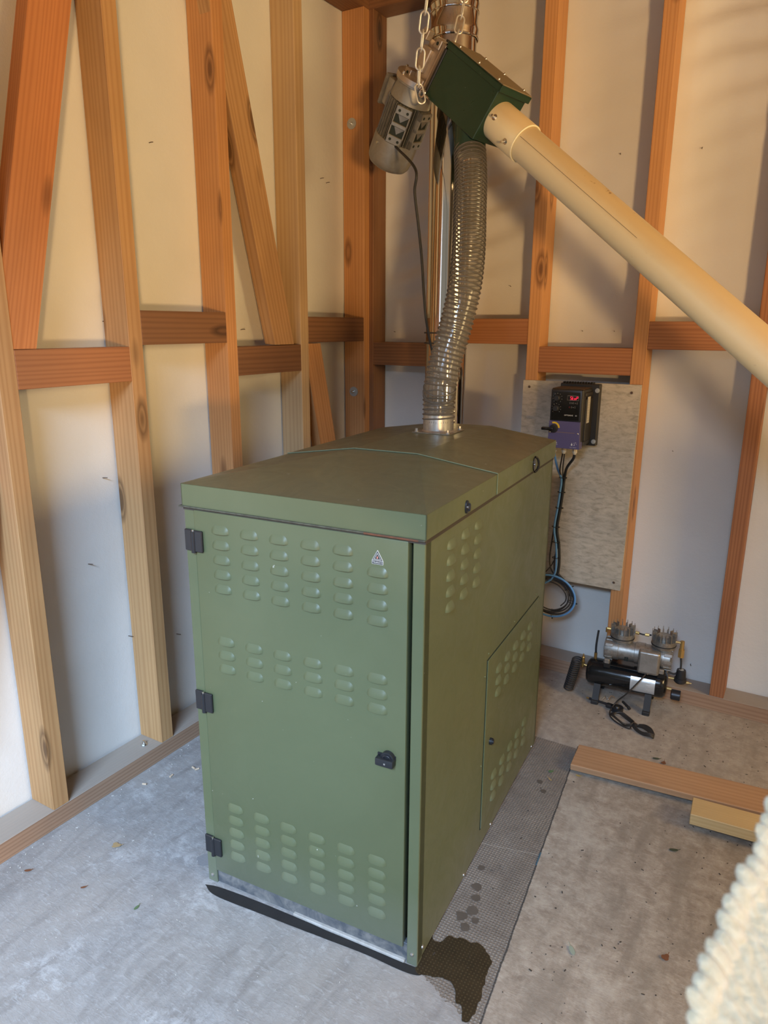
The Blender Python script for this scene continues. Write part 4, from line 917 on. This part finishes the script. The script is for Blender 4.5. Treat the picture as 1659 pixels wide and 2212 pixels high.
for hx in (-0.030, 0.128):
    hd = MB().lathe((hx, 0.004, 0.245), (hx, 0.004, 0.300), [(0, 0.030), (0.25, 0.032), (0.42, 0.044), (0.62, 0.046), (0.65, 0.046), (1, 0.046)], 32).build('cylinder_head', CASTAL, comp)
    MB().lathe((hx, 0.004, 0.2795), (hx, 0.004, 0.2835), [(0, 0.0475), (1, 0.0475)], 32).build('head_gasket', RUBBER, hd)
    MB().cyl((hx, 0.004, 0.299), (hx, 0.004, 0.318), 0.028, n=28).build('head_cap', CASTAL, hd)
    fn = MB()
    for k in range(14):
        a_ = 2 * PI * k / 14; dv = V((math.cos(a_), math.sin(a_), 0)); tv = V((-math.sin(a_), math.cos(a_), 0)); fn.box((0.030, -0.0012, 0), (0.0470, 0.0012, 0.034), 0, basis(dv, tv, (0, 0, 1), V((hx, 0.004, 0.296))))
        fn.cyl(V((hx, 0.004, 0.325)) + dv * 0.0455, V((hx, 0.004, 0.339)) + dv * 0.0455, 0.0013, n=6)
    fn.build('head_fins', CASTAL, hd, 0)
MB().tube([(0.018, 0.0, 0.310), (0.034, -0.002, 0.309), (0.048, -0.002, 0.307), (0.080, 0.0, 0.310)], 0.0034, 8).build('link_pipe', RUBBER, comp)
for A_, B_, r_, n_ in (((0.020, 0.0, 0.310), (0.034, -0.002, 0.309), 0.0062, 6), ((0.056, -0.002, 0.308), (0.072, -0.001, 0.309), 0.0062, 6), ((-0.092, 0.0, 0.306), (-0.076, 0, 0.306), 0.0058, 6), ((-0.092, 0.0, 0.290), (-0.092, 0, 0.309), 0.0050, 8)): MB().cyl(A_, B_, r_, n=n_).build('brass_fitting', BRASS, comp)
# square cover hanging on the front
cv = MB().box((0.044, -0.078, 0.172), (0.126, -0.040, 0.268), 0.010, seg=3).build('terminal_cover', CASTAL, comp)
MB().box((0.052, -0.0795, 0.182), (0.118, -0.077, 0.260), 0.0012).build('cover_face', speckle('worn_cover', (0.30, 0.28, 0.25), (0.22, 0.205, 0.18), 30, 0.5, 0.3), cv)
MB().cyl((0.086, -0.078, 0.177), (0.086, -0.0800, 0.177), 0.0028, n=10).build('cover_screw', STEEL, cv)
# right side fittings: elbow, hose, regulator, gauge
MB().cyl((0.172, 0, 0.300), (0.196, 0, 0.300), 0.0052, n=8).cyl((0.196, 0, 0.272), (0.196, 0, 0.308), 0.0080, n=8).cyl((0.196, 0, 0.240), (0.196, 0, 0.272), 0.0125, n=6).build('brass_elbow', BRASS_D, comp)
for A_, B_, r_ in (((0.160, -0.02, 0.105), (0.176, -0.02, 0.105), 0.006), ((0.160, -0.01, 0.148), (0.182, -0.01, 0.148), 0.005)): MB().cyl(A_, B_, r_, n=8).build('brass_fitting', BRASS_D, comp)
MB().cyl((0.222, -0.012, 0.142), (0.236, -0.012, 0.142), 0.0062, n=8).cyl((0.236, -0.012, 0.142), (0.246, -0.012, 0.142), 0.0030, n=8).build('brass_outlet', BRASS_D, comp)
MB().tube(smooth_path([(0.196, -0.002, 0.244), (0.200, -0.006, 0.215), (0.199, -0.012, 0.190), (0.182, -0.018, 0.172), (0.158, -0.02, 0.176)], 6), 0.0040, 10).build('air_hose', RUBBER, comp)
rg = MB().lathe((0.204, -0.012, 0.138), (0.204, -0.012, 0.192), [(0, 0.020), (0.1, 0.024), (0.35, 0.0225), (0.37, 0.0195), (0.9, 0.0175), (1, 0.0165)], 24).build('pressure_regulator', BLACK, comp)
MB().lathe((0.204, -0.012, 0.192), (0.204, -0.012, 0.1935), [(0, 0.009), (1, 0.009)], 16).build('knob_disc', GREYP, rg)
MB().lathe((0.176, -0.030, 0.088), (0.212, -0.030, 0.088), [(0, 0.016), (0.1, 0.021), (0.95, 0.021), (1, 0.019)], 28).build('pressure_gauge', BLACK, comp)
# left side: brass valve, standing tube
MB().cyl((-0.172, -0.004, 0.128), (-0.152, -0.004, 0.124), 0.0035, n=8).cyl((-0.176, -0.004, 0.118), (-0.176, -0.004, 0.160), 0.0062, n=10).ball((-0.176, -0.004, 0.158), 0.0072, n=10).cyl((-0.176, -0.004, 0.135), (-0.176, -0.004, 0.144), 0.0080, n=6).cyl((-0.176, -0.004, 0.160), (-0.176, -0.004, 0.176), 0.0045, 0.002, n=8).build('brass_valve', BRASS, comp)
MB().cyl((-0.128, 0.0, 0.158), (-0.128, 0.0, 0.190), 0.0062, n=8).build('brass_fitting', BRASS, comp)
MB().tube(smooth_path([(-0.128, 0, 0.186), (-0.129, 0.0, 0.22), (-0.127, 0.002, 0.26), (-0.125, 0.004, 0.288)], 6), 0.0042, 10).build('rubber_tube', RUBBER, comp)
cp = []
for k in range(15 * 14 + 1):
    s_ = k / (15 * 14); c = V((-0.200, -0.010, 0.150)).lerp(V((-0.222, -0.040, 0.024)), s_); a_ = 2 * PI * k / 14
    cp.append(c + V((0.0185 * math.cos(a_), 0.0185 * math.sin(a_), 0.003 * math.sin(a_))))
MB().tube([V((-0.176, -0.004, 0.128)), V((-0.185, -0.006, 0.146))] + cp, 0.0031, 8).build('coiled_hose', RUBBER, comp)
# mains lead ending in a tied bundle on the floor
cinv = comp.matrix_basis if False else (Matrix.Translation((1.322, -0.198, 0)) @ Matrix.Rotation(0.085, 4, 'Z') @ Matrix.Scale(0.93, 4))
ci = cinv.inverted()
ld_ = [V((0.080, -0.070, 0.174)), V((0.062, -0.090, 0.150)), V((0.020, -0.105, 0.090)), ci @ V((1.310, -0.285, 0.030)), ci @ V((1.300, -0.330, 0.005)), ci @ V((1.330, -0.375, 0.004)), ci @ V((1.385, -0.400, 0.004))]
def loop(c, ax_, bx_, ph, z): return [ci @ V((c[0] + ax_ * math.cos(ph + q * PI / 5) * math.cos(-0.55) - bx_ * math.sin(ph + q * PI / 5) * math.sin(-0.55), c[1] + ax_ * math.cos(ph + q * PI / 5) * math.sin(-0.55) + bx_ * math.sin(ph + q * PI / 5) * math.cos(-0.55), z + 0.004 * math.sin(q * 1.9))) for q in range(10)]
for j in range(4): ld_ += loop((1.350 + 0.002 * j, -0.352 - 0.002 * j), 0.052 - 0.003 * j, 0.020 + 0.002 * j, -0.3, 0.006 + 0.003 * j)
for j in range(4): ld_ += loop((1.430 + 0.002 * j, -0.395 + 0.001 * j), 0.050 - 0.003 * j, 0.014 + 0.002 * j, PI, 0.006 + 0.003 * j)
MB().tube(smooth_path(ld_, 5), 0.0029, 8).build('mains_lead', BROWNC, comp)
# black air gun lying under the tank
gn = empty('air_gun', 'small black air gun with wire trigger lying under the compressor tank', 'air gun', (1.262, -0.276, 0.0), -0.12)
MB().cyl((-0.055, 0.0, 0.010), (0.030, -0.006, 0.014), 0.0045, n=12).build('nozzle', BLACK, gn); MB().cyl((-0.066, 0.001, 0.0095), (-0.054, 0, 0.010), 0.0030, n=10).build('brass_tip', BRASS, gn)
MB().cyl((0.058, -0.010, 0.002), (0.058, -0.010, 0.018), 0.022, n=28).box((0.015, -0.018, 0.004), (0.050, 0.004, 0.018), 0.003).build('gun_body', BLACK, gn)
MB().cyl((0.058, -0.010, 0.018), (0.058, -0.010, 0.021), 0.0075, n=16).build('gun_hub', ZINC, gn)
MB().tube(smooth_path([(-0.010, 0.010, 0.016), (0.000, 0.022, 0.028), (0.012, 0.012, 0.022), (0.020, 0.028, 0.034), (0.034, 0.026, 0.030)], 6), 0.0017, 6).build('trigger_wire', STEEL, gn)
o = tag(MB().tube([(1.325, -0.232, 0.012), (1.352, -0.262, 0.012)], 0.0048, 10).tube([(1.352, -0.262, 0.012), (1.358, -0.268, 0.008)], 0.0060, 10).build('hose_stub', RUBBER), 'short black hose stub with steel tip on the floor under the tank', 'hose')

# ------------------------------------------------------------------ loose boards on the floor
def plank(name, p, yaw, L, w, th, m, label, tilt=0.0, roll=0.0):
    o = MB().box((-w / 2, -th / 2, 0), (w / 2, th / 2, L), 0.0015).build(name, m, smooth=0)
    x = V((-math.sin(yaw), math.cos(yaw), 0)); z = V((math.cos(yaw) * math.cos(tilt), math.sin(yaw) * math.cos(tilt), math.sin(tilt))); y = z.cross(x)
    if roll: R = Matrix.Rotation(roll, 3, z); x = R @ x; y = R @ y
    o.matrix_world = basis(x, y, z, p); return tag(o, label, 'plank')
plank('wooden_plank', (1.277, -0.700, 0.022), 0.068, 1.0, 0.128, 0.020, wood('wood_floor_plank', (0.46, 0.268, 0.138), (0.32, 0.155, 0.07), 0.7), 'long reddish-brown plank lying flat on the concrete, pointing at the boiler', 0.022)
plank('wooden_plank', (1.652, -0.818, 0.041), 0.060, 0.50, 0.085, 0.034, wood('wood_floor_offcut', (0.64, 0.46, 0.22), (0.52, 0.33, 0.13), 1.6), 'short yellow softwood offcut lying against the near edge of the long plank', 0.012)

# ------------------------------------------------------------------ stains and litter
def blot(name, poly, z, m, label, cat, jag=0.004, sub=6):
    P = smooth_path([V((x, y, 0)) for x, y in poly] + [V((*poly[0], 0))], sub)[:-1]
    bm = bmesh.new(); c = sum(P, V((0, 0, 0))) / len(P); vs = []
    for i, p in enumerate(P):
        n_ = noise.noise(p * 45 + V((0, 0, 3))) * jag + noise.noise(p * 160) * jag * 0.4; d_ = (p - c).normalized(); vs.append(bm.verts.new((p.x + d_.x * n_, p.y + d_.y * n_, z)))
    f_ = bm.faces.new(vs); bmesh.ops.triangulate(bm, faces=[f_])
    bmesh.ops.recalc_face_normals(bm, faces=bm.faces)
    me = bpy.data.meshes.new(name); bm.to_mesh(me); bm.free(); me.materials.append(m)
    o = bpy.data.objects.new(name, me); COL.objects.link(o); return tag(o, label, cat)
blot('liquid_stain', [(1.183, -1.545), (1.205, -1.575), (1.235, -1.545), (1.270, -1.535), (1.303, -1.530), (1.330, -1.543), (1.345, -1.575), (1.352, -1.63), (1.362, -1.690), (1.355, -1.722), (1.345, -1.725), (1.330, -1.695), (1.315, -1.692), (1.300, -1.665), (1.270, -1.655), (1.235, -1.668), (1.205, -1.668), (1.19, -1.62)], 0.0012, SPILL, 'dark brown oily stain on the floor at the near right corner of the boiler', 'stain', 0.008)
def cabw(lx, ly): P = Matrix.Rotation(CYAW, 4, 'Z') @ V((lx, ly, 0)); return (P.x + 1.2036, P.y - 1.6598)
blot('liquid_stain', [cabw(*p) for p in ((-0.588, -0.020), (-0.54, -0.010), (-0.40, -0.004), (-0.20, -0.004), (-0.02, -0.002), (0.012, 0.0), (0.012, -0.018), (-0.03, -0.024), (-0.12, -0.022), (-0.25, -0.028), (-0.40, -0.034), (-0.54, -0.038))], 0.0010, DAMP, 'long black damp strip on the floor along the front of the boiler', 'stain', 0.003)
blot('liquid_stain', [(0.545, -1.640), (0.60, -1.628), (0.640, -1.622), (0.632, -1.665), (0.585, -1.668), (0.56, -1.680), (0.528, -1.664)], 0.0010, DAMPG, 'pale grey damp patch on the floor left of the boiler hinge', 'stain', 0.006)
rs = random.Random(3)
for k, (x, y, r_) in enumerate([(1.205, -1.30, 0.010), (1.222, -1.37, 0.012), (1.235, -1.405, 0.010), (1.245, -1.445, 0.014), (1.228, -1.475, 0.013), (1.262, -1.47, 0.009), (1.25, -1.50, 0.012), (1.215, -0.86, 0.009), (1.24, -0.90, 0.008)]):
    blot('drip_spot', [(x + r_ * (0.8 + 0.5 * rs.random()) * math.cos(2 * PI * q / 7), y + r_ * (0.8 + 0.5 * rs.random()) * math.sin(2 * PI * q / 7)) for q in range(7)], 0.0008, DRIP, ('small dark drip spot, farthest of the near cluster beside the boiler', 'drip spot second farthest in the near cluster', 'drip spot third from the far end of the cluster', 'larger drip spot in the middle of the cluster', 'drip spot left of the middle of the cluster', 'drip spot at the right of the cluster', 'drip spot nearest the big oily stain', 'dark spot beside the far bottom corner of the boiler, left one', 'dark spot beside the far bottom corner of the boiler, right one')[k], 'stain', 0.003, 4)['group'] = 'drip spots beside the boiler'
def leaf(x, y, s_, ang, m, label, lobes=0):
    pts = []
    n_ = 16
    for q in range(n_):
        a_ = 2 * PI * q / n_; r_ = s_ * (1.0 if not lobes else 0.62 + 0.42 * abs(math.cos(a_ * lobes / 2)))
        pts.append((r_ * math.cos(a_), r_ * (0.45 if not lobes else 0.8) * math.sin(a_)))
    mb = MB(); mb.prism(pts, 0.0, 0.0008); mb.tube([(s_ * 0.8, 0, 0.0006), (s_ * 1.5, s_ * 0.1, 0.0015)], 0.0007, 5)
    for v in mb.b.verts: v.co.z += 0.25 * s_ * (v.co.x / s_) ** 2 * 0.6 + abs(v.co.y) * 0.3
    o = mb.build('leaf', m); o.location = (x, y, 0.001); o.rotation_euler = (0, 0, ang); tag(o, label, 'leaf')
LG = mat('leaf_green', (0.10, 0.16, 0.07), 0.7); LB_ = mat('leaf_brown', (0.17, 0.065, 0.028), 0.7); LT = mat('leaf_tan', (0.36, 0.25, 0.12), 0.8); LD = mat('leaf_dark', (0.05, 0.06, 0.035), 0.8)
leaf(1.679, -1.344, 0.011, 1.2, LB_, 'red-brown dry leaf on the floor at lower right', 3)
leaf(1.490, -1.436, 0.013, 2.2, mat('leaf_grey_green', (0.27, 0.31, 0.24), 0.7), 'grey-green curled leaf left of the red-brown leaf')
leaf(1.633, -0.966, 0.012, 0.4, LD, 'dark flattened leaf on the floor in front of the yellow offcut')
leaf(1.228, -0.792, 0.009, 0.9, LG, 'small green leaf beside the far bottom corner of the boiler', 3)
leaf(1.239, -0.834, 0.008, 2.5, LT, 'tan leaf scrap beside the boiler, nearer than the green one')
leaf(1.506, -0.539, 0.011, 0.3, LD, 'dark leaf on the floor behind the long plank')
leaf(1.532, -0.552, 0.010, 1.5, LB_, 'brown leaf scrap behind the long plank, right of the dark one', 3)
leaf(0.308, -1.750, 0.013, 0.5, LT, 'tan crumpled leaf on the concrete between left wall and boiler', 3)
leaf(0.361, -1.895, 0.007, 0.9, LB_, 'small brown leaf on the concrete at lower left, right of the tan scrap')
leaf(0.186, -1.933, 0.009, 0.7, LB_, 'brown leaf close to the left wall sole plate at lower left')
leaf(0.53, -1.87, 0.008, 1.6, LG, 'tiny olive leaf on the concrete in front of the boiler hinge side')
leaf(1.310, -0.768, 0.008, 0.1, mat('leaf_yellow', (0.40, 0.28, 0.08), 0.7), 'yellow leaf scrap just below the near edge of the long plank')
o = MB().tube([(1.3225, -1.165, 0.001), (1.3245, -1.19, 0.0015), (1.327, -1.215, 0.001)], 0.0016, 6).build('plastic_scrap', mat('blue_scrap', (0.05, 0.13, 0.19), 0.5)); tag(o, 'thin blue plastic scrap stuck in the joint between the floor slabs', 'scrap')
PEL = mat('pellet', (0.60, 0.46, 0.32), 0.8)
for k, (x, y) in enumerate([(0.153, -1.523), (0.199, -1.453), (0.234, -1.38), (0.245, -1.372), (0.30, -1.30)]):
    o = MB().cyl((0, 0, 0.0032), (0.013, 0, 0.0032), 0.0031, n=10).build('wood_pellet', PEL); o.location = (x, y, 0); o.rotation_euler = (0, 0, k * 1.3 + 0.4)
    tag(o, 'small tan wood pellet near the left sole plate, ' + ('nearest the camera', 'second from the camera', 'left one of a close pair', 'right one of a close pair', 'farthest, beside the boiler')[k], 'wood pellet', 'wood pellets by the left wall')
deb = MB(); rd = random.Random(11)
def crumb(x, y, s_):
    a_ = rd.random() * PI; l_ = s_ * (0.5 + 1.3 * rd.random() ** 3)
    deb.box((-l_, -s_ * 0.5, 0), (l_, s_ * 0.5, s_ * 0.5), 0, Matrix.Translation((x, y, 0.0004)) @ Matrix.Rotation(a_, 4, 'Z'))
for k in range(480):
    x = rd.uniform(1.22, 2.3); y = rd.uniform(-2.0, -0.13)
    if 1.27 < x < 2.3 and -0.79 < y < -0.61: continue
    crumb(x, y, rd.uniform(0.0008, 0.0027))
for k in range(110): crumb(rd.uniform(1.0, 2.2), rd.uniform(-0.5, -0.12), rd.uniform(0.001, 0.0024))
tag(deb.build('floor_debris', mat('debris_dark', (0.055, 0.042, 0.03), 0.9), smooth=0), 'dark crumbs and chips scattered over the right side of the concrete floor', 'debris', kind='stuff')
deb = MB()
for k in range(90): crumb(rd.uniform(0.12, 0.62), rd.uniform(-2.1, -1.0), rd.uniform(0.0007, 0.0022))
for k in range(40): q = rd.uniform(-2.0, -1.2); crumb(0.115 + abs(rd.gauss(0, 0.02)), q, rd.uniform(0.001, 0.003))
for k in range(25): crumb(rd.uniform(0.6, 1.3), rd.uniform(-2.1, -1.75), rd.uniform(0.0007, 0.002))
tag(deb.build('floor_debris', mat('debris_pale', (0.55, 0.52, 0.46), 0.9), smooth=0), 'pale crumbs scattered over the left side of the concrete floor', 'debris', kind='stuff')

# ------------------------------------------------------------------ knitted garment close to the camera
CP = V((1.8038, -2.8193, 1.4)); FP_ = 1549.13
def ray(px, py, z):
    a_ = (px - 829.5) / FP_; b_ = -(py - 1106) / FP_
    return CP + (F_ + X_ * a_ + Y_ * b_) * z
edge_c = [ray(1712, 1640, 0.50), ray(1660, 1755, 0.48), ray(1600, 1900, 0.46), ray(1556, 1985, 0.45), ray(1512, 2110, 0.43), ray(1470, 2240, 0.42), ray(1420, 2400, 0.41)]
E_ = smooth_path(edge_c, 16)
knit = empty('knitted_cardigan', 'cream knitted wool garment edge worn by the photographer, blurred at lower right', 'clothing', E_[-1])
kb = MB(); rows = []; nv = 60; o0 = E_[-1]
for i, p in enumerate(E_):
    row = []; Tn = (E_[min(i + 1, len(E_) - 1)] - E_[max(i - 1, 0)]).normalized(); side = Tn.cross(F_).normalized()
    if side.dot(X_) < 0: side = -side
    for j in range(nv + 1):
        v_ = j / nv; w_ = 0.005 + v_ * 0.22
        bulge = -0.055 * math.sin(min(1, v_ * 1.1) * PI * 0.5)
        st = 0.0022 * math.sin(i * 1.25 + (j % 2) * 1.57) * math.cos(j * PI * 0.5) + 0.0015 * noise.noise(p * 60 + V((j * 0.4, 0, 0)))
        row.append(kb.b.verts.new(p - o0 + side * w_ * (1 - 0.25 * v_) + F_ * (bulge + st)))
    rows.append(row)
for a_, b_ in zip(rows, rows[1:]):
    for j in range(nv): kb.b.faces.new((a_[j], a_[j + 1], b_[j + 1], b_[j]))
kp = kb.build('knitted_panel', KNIT, knit); sm = kp.modifiers.new('thick', 'SOLIDIFY'); sm.thickness = 0.006; sm.offset = 1
tr = MB(); clen = 0; last = E_[0]
for i, p in enumerate(E_):
    clen += (p - last).length; last = p
s_ = 0; acc = 0; idx = 0; tots = [0]
for a_, b_ in zip(E_, E_[1:]): tots.append(tots[-1] + (b_ - a_).length)
nb = int(tots[-1] / 0.0098)
for k in range(nb):
    s_ = tots[-1] * k / nb; i = max(j for j in range(len(tots)) if tots[j] <= s_); i = min(i, len(E_) - 2); p = E_[i].lerp(E_[i + 1], (s_ - tots[i]) / (tots[i + 1] - tots[i]))
    Tn = (E_[i + 1] - E_[i]).normalized(); side = Tn.cross(F_).normalized()
    if side.dot(X_) < 0: side = -side
    up_ = side.cross(Tn)
    m_ = basis(side, Tn, up_, p - o0 + side * (0.0090 + 0.002 * math.sin(k * 1.1))) @ Matrix.Rotation(0.35, 4, 'Z')
    bmesh.ops.create_uvsphere(tr.b, u_segments=12, v_segments=8, radius=1, matrix=m_ @ Matrix.Diagonal((0.0130 + 0.002 * math.sin(k * 2.3), 0.0072, 0.0058 + 0.0008 * math.sin(k * 1.7), 1)))
tr.build('crochet_edging', KNIT, knit)
